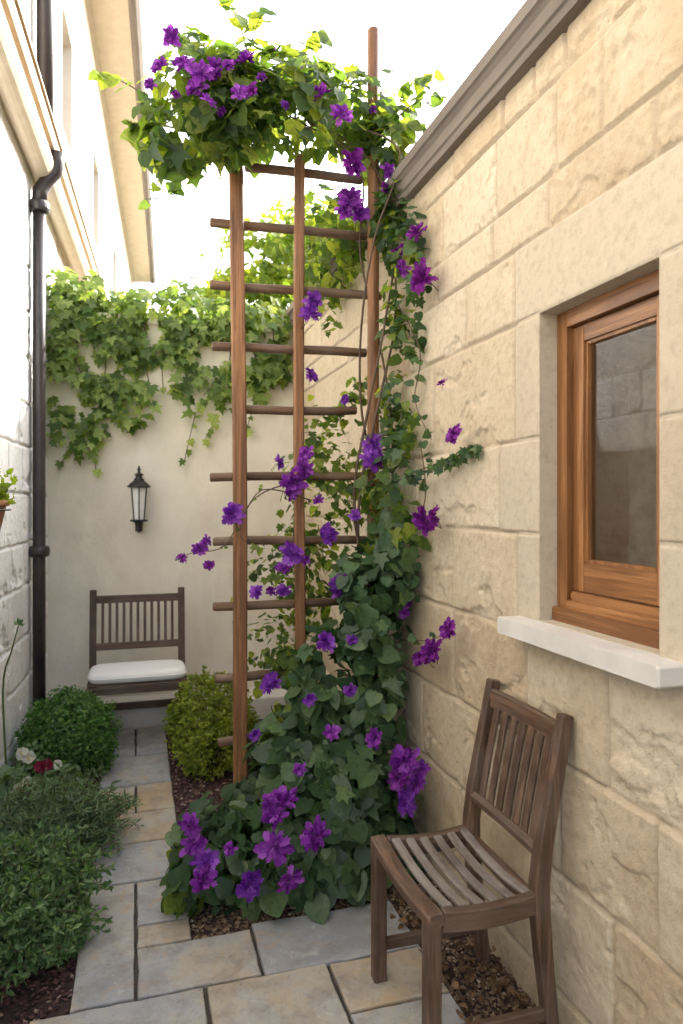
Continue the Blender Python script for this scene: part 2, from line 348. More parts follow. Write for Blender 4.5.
# ------------------------------------------------------------------ stone walls
def block_wall(us, zs, blocks, seed, jw=.007, jd=.0065, amp=.0135):
    """relief of hewn blocks on a (u,z) grid -> h (outwards), tone, mortar, style"""
    Ug, Zg = np.meshgrid(us, zs); H = np.full(Ug.shape, -jd); T = np.full(Ug.shape, .5); Mo = np.ones(Ug.shape); St = np.zeros(Ug.shape, int)
    q = np.dstack([Ug * 5, Zg * 5, np.full(Ug.shape, seed)]); wob = (fbm(q * 2.4, 3) - .5) * .012; wob2 = (fbm(q * 2.4 + 50, 3) - .5) * .012
    big = fbm(q * .9 + 9, 5) - .5; mid = fbm(q * 3.2 + 31, 5) - .5; fine = fbm(q * 11 + 71, 3) - .5
    r = random.Random(seed)
    for (u0, u1, z0, z1, style) in blocks:
        i0, i1 = np.searchsorted(zs, (z0 - .02, z1 + .02)); j0, j1 = np.searchsorted(us, (u0 - .02, u1 + .02))
        if i1 <= i0 or j1 <= j0: continue
        sl = (slice(i0, i1), slice(j0, j1)); k = .25 if style else 1
        u = Ug[sl] + wob[sl] * k; z = Zg[sl] + wob2[sl] * k
        d = np.minimum(np.minimum(u - u0, u1 - u), np.minimum(z - z0, z1 - z)); ins = d > 0
        jwk = jw * (.45 if style else 1)
        e = np.clip((d - jwk * .3) / (jwk * 1.2), 0, 1); e = e * e * (3 - 2 * e)
        if style: h = .006 + .0012 * fine[sl] + .001 * mid[sl]
        else:
            top = amp * (.3 + .45 * r.random()); h = np.full(u.shape, top) + big[sl] * amp * .55
            rough = r.random()
            # spalled patches with a crisp upper lip, mostly towards the lower edge and the ends
            low = np.clip(1 - (z - z0) / ((z1 - z0) * r.uniform(.3, .75)), 0, 1) * r.uniform(.15, 1)
            end = np.clip(1 - np.minimum(u - u0, u1 - u) / .12, 0, 1) * r.uniform(0, .5)
            m1 = (fbm(np.dstack([u * 7, z * 11, np.full(u.shape, seed + u0 * 3 + z0 * 7)]), 5) - .5) * 1.6 + .42 * low + .25 * end + .2 * rough - .42
            sp = np.clip(m1 / .035, 0, 1); sp2 = np.clip((m1 - .13) / .03, 0, 1)
            rid = 1 - np.abs(2 * fbm(np.dstack([u * 16, z * 22, np.full(u.shape, seed * 2.)]), 4) - 1)
            h = h - sp * amp * (.38 + .25 * (1 - rid)) - sp2 * amp * .35
            h = h + mid[sl] * amp * (.2 + .3 * rough) + fine[sl] * amp * (.1 + .2 * rough + .35 * sp)
            h = np.minimum(h, .003 + d * 1.6); h = np.maximum(h, -.004)
        hh = -jd + (h + jd) * e
        H[sl] = np.where(ins, hh, H[sl]); T[sl] = np.where(ins, r.random() * .9 + .05, T[sl]); Mo[sl] = np.where(ins, 1 - e, Mo[sl]); St[sl] = np.where(ins, style, St[sl])
    return Ug, Zg, H, T, Mo, St
def wall_mesh(name, pts, tone, mortar, mats, style, parent, hole=None):
    nz, nu = pts.shape[:2]; idx = np.arange(nz * nu).reshape(nz, nu)
    f = np.stack([idx[:-1, :-1], idx[:-1, 1:], idx[1:, 1:], idx[1:, :-1]], -1)
    keep = np.ones(f.shape[:2], bool)
    if hole is not None: keep &= ~hole
    mi = style[:-1, :-1][keep]; f = f[keep]
    o = mkobj(name, pts.reshape(-1, 3), f.tolist(), mats, parent, smooth=True, mi=mi.tolist(), tone=tone.ravel())
    a = o.data.attributes.new('mortar', 'FLOAT', 'POINT'); a.data.foreach_set('value', mortar.ravel().astype(np.float32)); return o
def courses(zl, u0, u1, lo, hi, seed, voids=()):
    r = random.Random(seed); B = []
    for a, b in zip(zl[:-1], zl[1:]):
        u = u0 - r.uniform(0, hi); c = []
        while u < u1:
            e = u + r.uniform(lo, hi) * (1.25 if b - a > .28 else .9)
            c.append([u, e]); u = e
        for s, e in c:
            segs = [(s, e)]
            for (v0, v1, w0, w1) in voids:
                if min(b, w1) - max(a, w0) > .02:
                    ns = []
                    for p, q in segs:
                        if q <= v0 or p >= v1: ns.append((p, q)); continue
                        if p < v0: ns.append((p, v0))
                        if q > v1: ns.append((v1, q))
                    segs = ns
            B += [(p, q, a, b, 0) for p, q in segs if q - p > .03]
    return B

# right-hand house ----------------------------------------------------
WX = 1.17
house = thing('stone_house', 'honey coloured rough stone house wall with one oak window on the right side', 'house', (WX, 3, 0))
OY0, OY1, OZ0, OZ1 = 1.327, 1.824, 1.15, 2.075
CRS = [(-.1, .10, [.9, 1.35, 1.78, 2.3, 2.9]), (.10, .44, [.75, 1.14, 1.49, 1.86, 2.35, 2.8]), (.44, .76, [.7, 1.0, 1.335, 1.72, 2.15, 2.7]), (.76, 1.10, [.6, 1.1, 1.515, 1.895, 2.4, 2.95]),
       (1.10, 1.41, [.55, .98, 1.95, 2.42, 3.0]), (1.41, 1.70, [.6, 1.06, 2.06, 2.75]), (1.70, 2.075, [.5, .98, 1.962, 2.6]), (2.075, 2.31, [.4, 1.962, 2.3, 2.85]),
       (2.31, 2.465, [.5, .95, 1.34, 1.78, 2.1, 2.55]), (2.465, 2.73, [.6, 1.08, 1.53, 1.74, 2.084, 2.5, 3.0]), (2.73, 2.95, [.8, 1.25, 1.69, 1.85, 2.03, 2.4, 2.8])]
dress = [(OY1, 1.962, 1.70, 2.075, 1), (OY1, 2.06, 1.41, 1.70, 1), (OY1, 1.95, 1.10, 1.41, 1),
         (.98, OY0, 1.70, 2.075, 1), (1.06, OY0, 1.41, 1.70, 1), (.98, OY0, 1.10, 1.41, 1), (.4, 1.962, 2.075, 2.31, 1)]
voids = [(OY0, 1.962, 1.70, 2.31), (OY0, 2.06, 1.41, 1.70), (OY0, 1.95, 1.10, 1.41), (.98, OY0, 1.7, 2.31), (1.06, OY0, 1.27, 1.7), (.98, OY0, 1.1, 1.27)]
blocks = []; rb = random.Random(5)
for z0_, z1_, js in CRS:
    js = list(js)
    while js[0] > -1.5: js.insert(0, js[0] - rb.uniform(.4, .7))
    while js[-1] < 5.4: js.append(js[-1] + rb.uniform(.4, .7))
    for p, q in zip(js[:-1], js[1:]):
        if not any(p >= v[0] - .01 and q <= v[1] + .01 and z0_ >= v[2] - .06 and z1_ <= v[3] + .01 for v in voids):
            for a_, c_ in ([(p, q)] if not (p < .99 and q > 1.9 and 1.0 < z0_ < 2.3) else []): blocks.append((a_, c_, z0_, z1_, 0))
blocks += dress
lin = lambda a, b, s: np.linspace(a, b, max(2, int(round((b - a) / s)) + 1))[:-1]
us = np.concatenate([lin(-1.5, .95, .03), lin(.95, OY0, .0065), lin(OY0, OY1, .0065), lin(OY1, 3.4, .0065), lin(3.4, 5.4, .011), [5.4]])
zs = np.concatenate([lin(-.1, OZ0, .0068), lin(OZ0, OZ1, .0068), lin(OZ1, 2.95, .0068), [2.95]])
Ug, Zg, H, T, Mo, St = block_wall(us, zs, blocks, 11)
uc = (us[:-1] + us[1:]) / 2; zc = (zs[:-1] + zs[1:]) / 2
hole = ((uc[None] > OY0) & (uc[None] < OY1)) & ((zc[:, None] > OZ0) & (zc[:, None] < OZ1))
edge = (Ug > OY0 - .009) & (Ug < OY1 + .009) & (Zg > OZ0 - .009) & (Zg < OZ1 + .009)
near = edge & (((np.abs(Ug - OY0) < .0035) | (np.abs(Ug - OY1) < .0035) | (np.abs(Zg - OZ1) < .0035) | (np.abs(Zg - OZ0) < .0035)))
H = np.where(near, .003, H); Mo = np.where(edge, 0, Mo); St = np.where(edge, 1, St)
wall_mesh('wall', np.dstack([WX - H, Ug, Zg])[:, ::-1], T[:, ::-1], Mo[:, ::-1], [M['stone'], M['dressed']], St[:, ::-1], house, hole[:, ::-1])
# far stretch of the same wall beyond the garden, gable ends, back, roof
b = MB(); b.box((WX, 5.4, -.1), (WX + .3, 9, 2.95)); b.box((WX + .3, 8.7, -.1), (5.6, 9, 2.95)); b.box((WX + .3, -1.5, -.1), (5.6, -1.2, 2.95)); b.box((5.3, -1.2, -.1), (5.6, 1, 2.95)); b.box((5.3, 3.4, -.1), (5.6, 8.7, 2.95)); b.box((5.3, 1, -.1), (5.6, 3.4, 1.1)); b.box((5.3, 1, 2.3), (5.6, 3.4, 2.95))  # gap in the back wall added so sun reaches the room
for y in (-1.5, 8.8): b.add([(WX, y, 2.94), (5.6, y, 2.94), (3.4, y, 4.7), (WX, y + .2, 2.94), (5.6, y + .2, 2.94), (3.4, y + .2, 4.7)], [(0, 1, 2), (5, 4, 3), (0, 3, 4, 1), (1, 4, 5, 2), (2, 5, 3, 0)])
b.build('side_wall', M['stone'], house)  # unseen beyond the garden, drawn out to shade the left wall
b = MB()
for s0, s1 in ((1.13, 3.4), (5.75, 3.4)):
    z0 = 2.93; z1 = 4.9; n = 14
    for i in range(n):
        a, c = i / n, (i + 1) / n; xa, xc = s0 + (s1 - s0) * a, s0 + (s1 - s0) * c; za, zc_ = z0 + (z1 - z0) * a, z0 + (z1 - z0) * c
        b.add([(xa, -1.6, za + .03), (xa, 9.1, za + .03), (xc, 9.1, zc_ + .005), (xc, -1.6, zc_ + .005), (xa, -1.6, za), (xa, 9.1, za)], [(0, 3, 2, 1), (0, 1, 5, 4)])
b.build('roof', M['tile'], house)  # unseen slope; ridge height and length chosen to shade the courtyard
b = MB(); pr = [(0, 2.838), (.046, 2.838), (.05, 2.862), (.058, 2.868), (.062, 2.905), (.074, 2.92), (.082, 2.925), (.082, 2.968), (.076, 2.975), (0, 2.975)]
prof = [(o, z) for o, z in pr]; n = len(prof); ys = list(np.arange(-1.55, 9.1, .6)); v = []
for y in ys: v += [(WX + .002 - o, y, z) for o, z in prof]
b.add(v, [(i * n + j, i * n + (j + 1) % n, (i + 1) * n + (j + 1) % n, (i + 1) * n + j) for i in range(len(ys) - 1) for j in range(n)] + [tuple(range(n)), tuple(range((len(ys) - 1) * n, len(ys) * n))[::-1]])
b.build('gutter', M['eave'], house)
# window
def rect_prism(b, x0, x1, y0, y1, z0, z1, c=.002): b.box((x0, y0, z0), (x1, y1, z1), c)
b = MB(); rx0, rx1 = WX - .003, WX + .32
fx0 = WX + .058
for (y0, y1, z0, z1) in ((OY1, OY1 + .12, OZ0 - .1, OZ1 + .12), (OY0 - .12, OY0, OZ0 - .1, OZ1 + .12), (OY0, OY1, OZ1, OZ1 + .12), (OY0, OY1, OZ0 - .1, OZ0)):
    rect_prism(b, WX - .0024, rx1, y0, y1, z0, z1, .0006)
b.build('reveal', M['dressed'], house)
win = mkobj('window', np.zeros((3, 3)) + np.array(((WX + .3, 1.5, 1.5), (WX + .3, 1.501, 1.5), (WX + .3, 1.5, 1.501))), [(0, 1, 2)], M['oakZ'], house) if False else None
fw = .05; x0, x1 = fx0, fx0 + .075
b = MB()  # casing
rect_prism(b, x0, x1, OY1 - fw, OY1, OZ0, OZ1); rect_prism(b, x0, x1, OY0, OY0 + fw, OZ0, OZ1)
wf = b.build('window', M['oakZ'], house)
b = MB(); rect_prism(b, x0 - .001, x1, OY0 + fw, OY1 - fw, OZ1 - fw, OZ1); b.build('head', M['oakY'], wf)
b = MB(); rect_prism(b, x0 - .022, x1, OY0 + .001, OY1 - .001, OZ0, OZ0 + .042, .006)
rect_prism(b, x0 - .006, x1, OY0 + fw - .003, OY1 - fw + .003, OZ0 + .042, OZ0 + .066, .007)
rect_prism(b, x0 + .006, x1, OY0 + fw, OY1 - fw, OZ0 + .066, OZ0 + .092, .009); b.build('threshold', M['oakY'], wf)
sx0, sx1 = x0 + .02, x0 + .06; sw = .048; a0, a1, c0, c1 = OY0 + fw + .003, OY1 - fw - .003, OZ0 + .094, OZ1 - fw - .003
for p, q in ((a0, a0 + sw), (a1 - sw, a1)):
    b = MB(); rect_prism(b, sx0, sx1, p, q, c0, c1); b.build('sash_stile', M['oakZ'], wf)
for p, q in ((c1 - sw, c1), (c0, c0 + .085)):
    b = MB(); rect_prism(b, sx0 + .001, sx1, a0 + sw, a1 - sw, p, q); b.build('sash_rail', M['oakY'], wf)
b = MB(); bd = .01
for (p, q, r_, s_) in ((a0 + sw, a0 + sw + bd, c0 + .085, c1 - sw), (a1 - sw - bd, a1 - sw, c0 + .085, c1 - sw), (a0 + sw + bd, a1 - sw - bd, c1 - sw - bd, c1 - sw), (a0 + sw + bd, a1 - sw - bd, c0 + .085, c0 + .085 + bd)):
    rect_prism(b, sx0 + .008, sx1 - .006, p, q, r_, s_, .003)
b.build('glazing_bead', M['oakZ'], wf)
b = MB(); b.add([(sx0 + .02, y, z) for y, z in ((a1 - sw, c0 + .085), (a0 + sw, c0 + .085), (a0 + sw, c1 - sw), (a1 - sw, c1 - sw))], [(0, 1, 2, 3)]); b.build('pane', M['glass'], wf)
b = MB(); b.box((WX - .085, 1.236, 1.098), (fx0 + .01, 1.936, 1.147), .005)
b.build('window_sill', M['sill'], house)
# room behind the pane, with an unseen far-wall opening added to let sun in
b = MB(); X1 = 5.28
b.add([(X1, .4, .4), (X1, 4.2, .4), (X1, 4.2, 2.7), (X1, .4, 2.7), (rx1, .4, .4), (rx1, 4.2, .4), (rx1, 4.2, 2.7), (rx1, .4, 2.7), (X1, 1, 1.1), (X1, 3.4, 1.1), (X1, 3.4, 2.3), (X1, 1, 2.3)],
      [(0, 1, 9, 8), (1, 2, 10, 9), (2, 3, 11, 10), (3, 0, 8, 11), (4, 5, 1, 0), (7, 3, 2, 6), (5, 6, 2, 1), (4, 0, 3, 7)])
b.add([(rx1, .4, .4), (rx1, OY0, .4), (rx1, OY0, 2.7), (rx1, .4, 2.7), (rx1, OY1, .4), (rx1, 4.2, .4), (rx1, 4.2, 2.7), (rx1, OY1, 2.7)], [(0, 1, 2, 3), (4, 5, 6, 7)])
b.build('room', M['inside'], house)

# left-hand house ------------------------------------------------------
LX = lambda Y: -.6 + .044 * (np.asarray(Y) - 5.2)
white = thing('white_house', 'tall whitewashed house with cream cornice and black drainpipe along the left edge', 'house', (float(LX(5)), 5, 0))
us = np.concatenate([lin(.5, 2.6, .03), lin(2.6, 5.6, .0085), [5.6]]); zs = np.concatenate([lin(-.1, 3.52, .0085), [3.52]])
zl2 = [-.1, .2, .47, .72, 1.02, 1.27, 1.56, 1.84, 2.1, 2.38, 2.66, 2.93, 3.2, 3.53]
Ug, Zg, H, T, Mo, St = block_wall(us, zs, courses(zl2, .4, 5.7, .3, .6, 9), 23, amp=.018, jd=.005)
wall_mesh('stone_wall', np.dstack([LX(Ug) + H, Ug, Zg]), T, Mo, [M['white_stone']], St, white)
b = MB()  # upper storey, far stretch (with window openings cut as separate panels)
WINS = [(5.95, 6.55), (8.3, 8.95), (11.2, 11.9)]; wz0, wz1 = 4.55, 5.55; EZ = 6.75; YE = 16.6
def wpanel(y0, y1, z0, z1, off=0., th=.3):
    v = [(float(LX(y)) + off - d, y, z) for d in (0, th) for y, z in ((y0, z0), (y1, z0), (y1, z1), (y0, z1))]
    b.add(v, [(0, 1, 2, 3), (7, 6, 5, 4), (0, 4, 5, 1), (1, 5, 6, 2), (2, 6, 7, 3), (3, 7, 4, 0)])
wpanel(-1, .5, -.1, 3.5); wpanel(5.6, YE, -.1, 3.5); wpanel(-1, YE, 3.5, wz0); wpanel(-1, YE, wz1, EZ + .1)
pv = -1
for a, c in WINS: wpanel(pv, a, wz0, wz1); pv = c
wpanel(pv, YE, wz0, wz1)
b.box((-6, -1, -.1), (-5.7, YE, EZ + .1)); b.box((-5.7, YE - .3, -.1), (float(LX(YE)) - .3, YE, EZ + .1))
b.build('upper_wall', M['white_paint'], white)
def along(name, prof, mat, y0, y1, parent):
    bb = MB(); n = len(prof); v = []
    ys = np.arange(y0, y1 + .01, (y1 - y0) / 12)
    for y in ys: v += [(float(LX(y)) + o, y, z) for o, z in prof]
    bb.add(v, [(i * n + j, (i + 1) * n + j, (i + 1) * n + (j + 1) % n, i * n + (j + 1) % n) for i in range(len(ys) - 1) for j in range(n)] + [tuple(range(n))[::-1], tuple(range((len(ys) - 1) * n, len(ys) * n))])
    return bb.build(name, mat, parent)
hr = [(.075 + .075 * math.sin(a), 3.575 - .085 * math.cos(a)) for a in np.linspace(-.9, 2.6, 12)]
along('cornice', [(-.01, 3.49)] + hr + [(-.01, 3.65)], M['cream_paint'], -1, 14, white)
along('gutter', [(-.01, 3.652), (.1, 3.652), (.15, 3.675), (.165, 3.71), (.16, 3.745), (.175, 3.75), (.175, 3.765), (.13, 3.765), (.1, 3.8), (-.01, 3.83)], M['tan_paint'], -1, 14, white)
along('soffit', [(-.01, EZ - .12), (.05, EZ - .05), (.42, EZ - .02), (.42, EZ + .05), (-.01, EZ + .05)], M['cream_paint'], -1, YE + .3, white)
along('eaves_gutter', [(.421, EZ - .03), (.45, EZ - .05), (.5, EZ - .045), (.54, EZ), (.54, EZ + .09), (.421, EZ + .09)], M['eave'], -1, YE + .3, white)
b = MB(); b.add([(float(LX(-1)) + .5, -1, EZ + .1), (float(LX(YE)) + .5, YE + .3, EZ + .1), (-3.2, YE + .3, 8.2), (-3.2, -1, 8.2), (-6.2, -1, EZ + .1), (-6.2, YE + .3, EZ + .1)], [(0, 1, 2, 3), (3, 2, 5, 4)])
b.build('roof', M['tile'], white)
for a, c in WINS:
    m_ = MB()
    for (y0, y1, z0, z1, o0, o1) in ((a, a + .06, wz0, wz1, -.16, -.1), (c - .06, c, wz0, wz1, -.16, -.1), (a + .06, c - .06, wz1 - .06, wz1, -.16, -.1), (a + .06, c - .06, wz0, wz0 + .06, -.16, -.1), ((a + c) / 2 - .02, (a + c) / 2 + .02, wz0 + .06, wz1 - .06, -.155, -.105)):
        v = [(float(LX(y)) + o, y, z) for o in (o1, o0) for y, z in ((y0, z0), (y1, z0), (y1, z1), (y0, z1))]
        m_.add(v, [(0, 1, 2, 3), (7, 6, 5, 4), (0, 4, 5, 1), (1, 5, 6, 2), (2, 6, 7, 3), (3, 7, 4, 0)])
    wf = m_.build('window', M['tan_paint'], white)
    p = MB(); p.add([(float(LX(y)) - .14, y, z) for y, z in ((a + .05, wz0 + .05), (c - .05, wz0 + .05), (c - .05, wz1 - .05), (a + .05, wz1 - .05))], [(0, 1, 2, 3)]); p.build('pane', M['pale_glass'], wf)
# drainpipes
PY = 4.58; px = float(LX(PY)) + .06
b = MB(); b.tube([(px, PY, 0), (px, PY, 1.2), (px, PY, 2.4), (px, PY, 3.36)], .037, 16)
b.tube([(px, PY, 3.34), (px + .006, PY, 3.42), (px + .045, PY, 3.49), (px + .09, PY, 3.54), (px + .1, PY, 3.6), (px + .1, PY, 3.66)], [.044, .044, .042, .042, .044, .05], 16)
pipe = b.build('drainpipe', M['pipe'], white, smooth=True)
for z in (1.21, 3.32):
    b = MB(); b.lathe((px, PY, z), [(.042, -.035), (.056, -.03), (.062, -.012), (.062, .012), (.056, .03), (.042, .035)], 20)
    b.box((px - .1, PY - .02, z - .012), (px - .03, PY + .02, z + .012)); b.build('collar', M['pipe'], pipe)
b = MB(); uy = 4.72; ux = float(LX(uy)) + .07; b.tube([(ux, uy, 3.8), (ux, uy, 5.2), (ux, uy, EZ)], .05, 14); b.build('upper_pipe', M['pipe'], white, smooth=True)

# back garden wall -----------------------------------------------------
BY = 5.2; bwz = 2.8
us = np.arange(-.62, 1.19, .02); zs = np.arange(-.1, bwz + .01, .02); Ug, Zg = np.meshgrid(us, zs)
Hh = (fbm(np.dstack([Ug * 4, Zg * 4, 0 * Ug]), 5) - .5) * .02
fr = np.dstack([Ug, BY - Hh, Zg]).reshape(-1, 3); nu, nz = len(us), len(zs)
f = [(j * nu + i, j * nu + i + 1, (j + 1) * nu + i + 1, (j + 1) * nu + i) for j in range(nz - 1) for i in range(nu - 1)]
b = MB(); b.add(fr, f); b.box((-.62, BY + .012, -.1), (1.18, BY + .3, bwz), .004); b.box((-.62, BY - .03, bwz), (1.18, BY + .33, bwz + .06), .01)
tag(b.build('garden_wall', M['plaster'], smooth=True), 'cream rendered garden wall across the back behind the bench', 'wall')
b = MB(); b.box((-.6, 4.86, -.05), (1.15, BY - .02, .125), .008)
tag(b.build('stone_step', M['sill']), 'low pale stone step along the foot of the back wall', 'step')

# ------------------------------------------------------------------ trellis
TY = 3.07
tr = thing('trellis', 'tall brown wooden trellis ladder with round rungs leaning under the purple climber', 'trellis', (.75, TY, 0))
def post(xb, xt, ztop, wd, top=0):
    b = MB(); n = 9; pts = []
    for i in range(n):
        t = i / (n - 1); pts.append((xb + (xt - xb) * t + .004 * math.sin(t * 7 + xb * 9), TY + .003 * math.sin(t * 5), -.05 + (ztop + .05) * t))
    b.beam(pts, None, wd, wd * .72, up=(0, 1, 0), c=.006); b.build('post', M['trellisZ'], tr)
post(.452, .43, 3.02, .06); post(.72, .712, 3.09, .046)
b = MB(); b.tube([(1.068, TY, -.05), (1.07, TY, 1.5), (1.072, TY, 3.735)], .028, 12, inset=.006); b.build('post', M['trellisZ'], tr, smooth=True)
rungs = [(245, 167, 362, 180), (210, 222, 366, 237), (210, 285, 388, 297), (212, 346, 366, 353), (240, 410, 356, 411), (210, 477, 380, 476), (213, 541, 366, 540), (213, 607, 340, 601), (215, 679, 325, 670), (218, 743, 300, 731)]
for (xa, ya, xb, yb) in rungs:
    a = atY(xa, ya, TY + .052); c = atY(xb, yb, TY + .052); c[0] = min(c[0], 1.13)
    n = 6; pts = []
    for i in range(n): q = a + (c - a) * i / (n - 1); q[2] += random.uniform(-.003, .003); pts.append(q)
    b = MB(); b.tube(pts, .0205, 10, inset=.004); b.build('rung', M['rungX'], tr, smooth=True)

# ------------------------------------------------------------------ leaves
def T_broad():   # heart shaped leaf, folded along the midrib
    xs = [0, .3, .46, .5, .42, .27, .1]; ys = [0.06, -.06, .1, .34, .6, .83, 1.0]
    mid = [(0, y, 0) for y in (0, .3, .65, 1.06)]
    v = list(mid); L = [(x, y, .16 * x + .05 * math.sin(y * 9)) for x, y in zip(xs[1:], ys[1:])]; v += L; v += [(-x, y, z) for x, y, z in L]
    f = []
    for o, s in ((4, 1), (10, -1)):
        q = [(0, o, o + 1, 1), (1, o + 1, o + 2), (1, o + 2, o + 3, 2), (2, o + 3, o + 4), (2, o + 4, o + 5, 3)]
        f += q if s > 0 else [t[::-1] for t in q]
    return np.array(v), f
def T_ivy():
    out = [(0, 0, 0), (.25, -.1, .03), (.5, .05, .02), (.33, .28, .05), (.55, .55, -.02), (.22, .58, .04), (0, 1.05, -.06), (-.22, .58, .04), (-.55, .55, -.02), (-.33, .28, .05), (-.5, .05, .02), (-.25, -.1, .03)]
    v = [(0, .32, 0)] + out; n = len(out); return np.array(v), [(0, 1 + i, 1 + (i + 1) % n) for i in range(n)]
def T_small(): return np.array([(0, 0, 0), (.3, .35, .1), (.2, .75, .08), (0, 1, -.03), (-.2, .75, .08), (-.3, .35, .1), (0, .5, -.02)]), [(0, 1, 6), (1, 2, 6), (2, 3, 6), (3, 4, 6), (4, 5, 6), (5, 0, 6)]
def T_petal():
    o = [(0, 0, 0), (.2, .25, .06), (.33, .55, .02), (.27, .72, .1), (.3, .86, .02), (.12, .9, .1), (0, 1.02, 0), (-.14, .9, .1), (-.29, .87, .0), (-.26, .7, .1), (-.34, .52, .03), (-.2, .25, .07)]
    v = [(0, .55, -.05)] + o; n = len(o); return np.array(v), [(0, 1 + i, 1 + (i + 1) % n) for i in range(n)]
def T_thin(): return np.array([(0, 0, 0), (.09, .4, .03), (0, 1, -.1), (-.09, .4, .03)]), [(0, 1, 2), (0, 2, 3)]
TB, TI, TS, TT = T_broad(), T_ivy(), T_small(), T_thin(); TP = T_petal(); TN = (TS[0] * np.array((.72, 1, 1)), TS[1])
def unit(a): return a / (np.linalg.norm(a, axis=-1, keepdims=True) + 1e-9)
def leaves(P, Nrm, Dr, size, tpl):
    tv, tf = tpl; n = len(P); Nrm = unit(Nrm); Dr = unit(Dr - (Dr * Nrm).sum(1, keepdims=True) * Nrm); Sd = np.cross(Dr, Nrm)
    s = np.asarray(size).reshape(n, 1, 1); wv = rng.uniform(.8, 1.15, (n, 1, 1)); bend = rng.uniform(-.25, .12, (n, 1, 1))
    x, y, z = tv[None, :, 0:1] * wv, tv[None, :, 1:2] + np.zeros((n, 1, 1)), tv[None, :, 2:3] + bend * tv[None, :, 1:2] ** 2
    v = P[:, None] + s * (x * Sd[:, None] + y * Dr[:, None] + z * Nrm[:, None]); k = len(tv)
    f = [tuple(i + k * j for i in q) for j in range(n) for q in tf]
    return v.reshape(-1, 3), f
class Fol:
    def __init__(s): s.v = []; s.f = []; s.t = []; s.m = []; s.n = 0
    def put(s, P, N, D, size, tpl, mi=0, tone=None):
        v, f = leaves(P, N, D, size, tpl); k = len(tpl[0]); tn = rng.random(len(P)) if tone is None else tone
        s.v.append(v); s.f += [tuple(i + s.n for i in q) for q in f]; s.t.append(np.repeat(tn, k)); s.m += [mi] * len(f); s.n += len(v)
    def build(s, name, mats, parent=None, label=None):
        return mkobj(name, np.vstack(s.v), s.f, mats, parent, smooth=True, mi=s.m, tone=np.concatenate(s.t), label=label)
def rnd(n): return rng.normal(size=(n, 3))
def blob(c, r, n, shell=.45, gap=0., fr=5., seed=0, clip=None):
    """points through an ellipsoid, denser towards its skin, thinned by noise gaps"""
    out = []; N = []
    while sum(map(len, out)) < n:
        d = unit(rnd(n * 2)); rad = rng.uniform(0, 1, (n * 2, 1)) ** shell * rng.uniform(.85, 1.08, (n * 2, 1)); p = np.array(c) + d * rad * np.array(r)
        wob = 1 + .35 * (fbm(d * 2.2 + seed, 3) - .5)[:, None]; p = np.array(c) + (p - np.array(c)) * wob
        k = vnoise(p * fr + seed * 7.7) > gap
        if clip is not None: k &= clip(p)
        out.append(p[k]); N.append(d[k])
    return np.vstack(out)[:n], np.vstack(N)[:n]

# clematis -------------------------------------------------------------
clem = thing('flowering_climber', 'purple flowered climber smothering the wooden trellis from ground to top', 'climbing plant', (.75, 2.8, 0))
def inwall(p): return (p[:, 0] < WX - .035) | (p[:, 2] > 3.06)
FL = Fol()
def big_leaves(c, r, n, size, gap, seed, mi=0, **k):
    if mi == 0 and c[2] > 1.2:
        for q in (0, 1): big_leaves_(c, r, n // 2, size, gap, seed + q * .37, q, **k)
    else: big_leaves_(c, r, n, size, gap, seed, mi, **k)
def big_leaves_(c, r, n, size, gap, seed, mi=0, tpl=TB, up=.5, fr=6, shell=.3, down=1.):
    ok = lambda p: inwall(p) & (p[:, 2] > .02) & ~((p[:, 0] > .27) & (p[:, 0] < .5) & (p[:, 2] > .3) & (p[:, 2] < 2.9) & (p[:, 1] < 3.12))
    P, N = blob(c, r, n, shell, gap, fr, seed, ok)
    Nn = unit(N) * .8 + np.array((-.1, -.4, up)) + rnd(n) * .5; D = np.array((0, -.1, -down)) + N * .5 + rnd(n) * .6
    k_ = rng.random(n) < (.5 if mi else .25); sz = size * rng.uniform(.45, 1.2, n)
    FL.put(P[~k_], Nn[~k_], D[~k_], sz[~k_], tpl, mi); FL.put(P[k_], Nn[k_], D[k_], sz[k_], TI, mi)
big_leaves((.70, 2.80, .26), (.42, .33, .36), 1350, .085, .30, 1)
big_leaves((.36, 2.66, .18), (.22, .2, .24), 330, .07, .34, 2)
big_leaves((.74, 2.6, .12), (.36, .16, .16), 420, .085, .34, 1.7)
big_leaves((.17, 2.62, .12), (.09, .12, .12), 40, .075, .3, 2.5, 1)
big_leaves((.88, 2.86, .66), (.25, .26, .35), 700, .08, .38, 3)
big_leaves((.66, 3.0, .62), (.13, .12, .34), 150, .065, .4, 3.5, 1)
big_leaves((1.0, 2.86, 1.08), (.17, .26, .32), 330, .078, .44, 4)
big_leaves((.68, 3.2, 1.1), (.28, .08, .34), 380, .042, .46, 4.5, 1)
big_leaves((.62, 3.2, .8), (.16, .08, .2), 90, .045, .45, 4.7, 1)
big_leaves((1.06, 2.82, 1.5), (.1, .26, .36), 240, .066, .52, 5)
big_leaves((.86, 3.18, 1.6), (.24, .09, .5), 380, .045, .48, 6, 1)
big_leaves((1.1, 2.82, 2.05), (.05, .22, .38), 150, .056, .52, 7)
big_leaves((.93, 3.2, 2.15), (.15, .06, .3), 90, .042, .5, 7.5, 1)
big_leaves((1.11, 2.8, 2.5), (.05, .2, .33), 130, .054, .5, 8)
big_leaves((1.1, 2.9, 2.78), (.06, .18, .16), 130, .056, .42, 9)
big_leaves((1.06, 3.75, 2.92), (.14, .5, .28), 330, .07, .42, 9.5, 1)
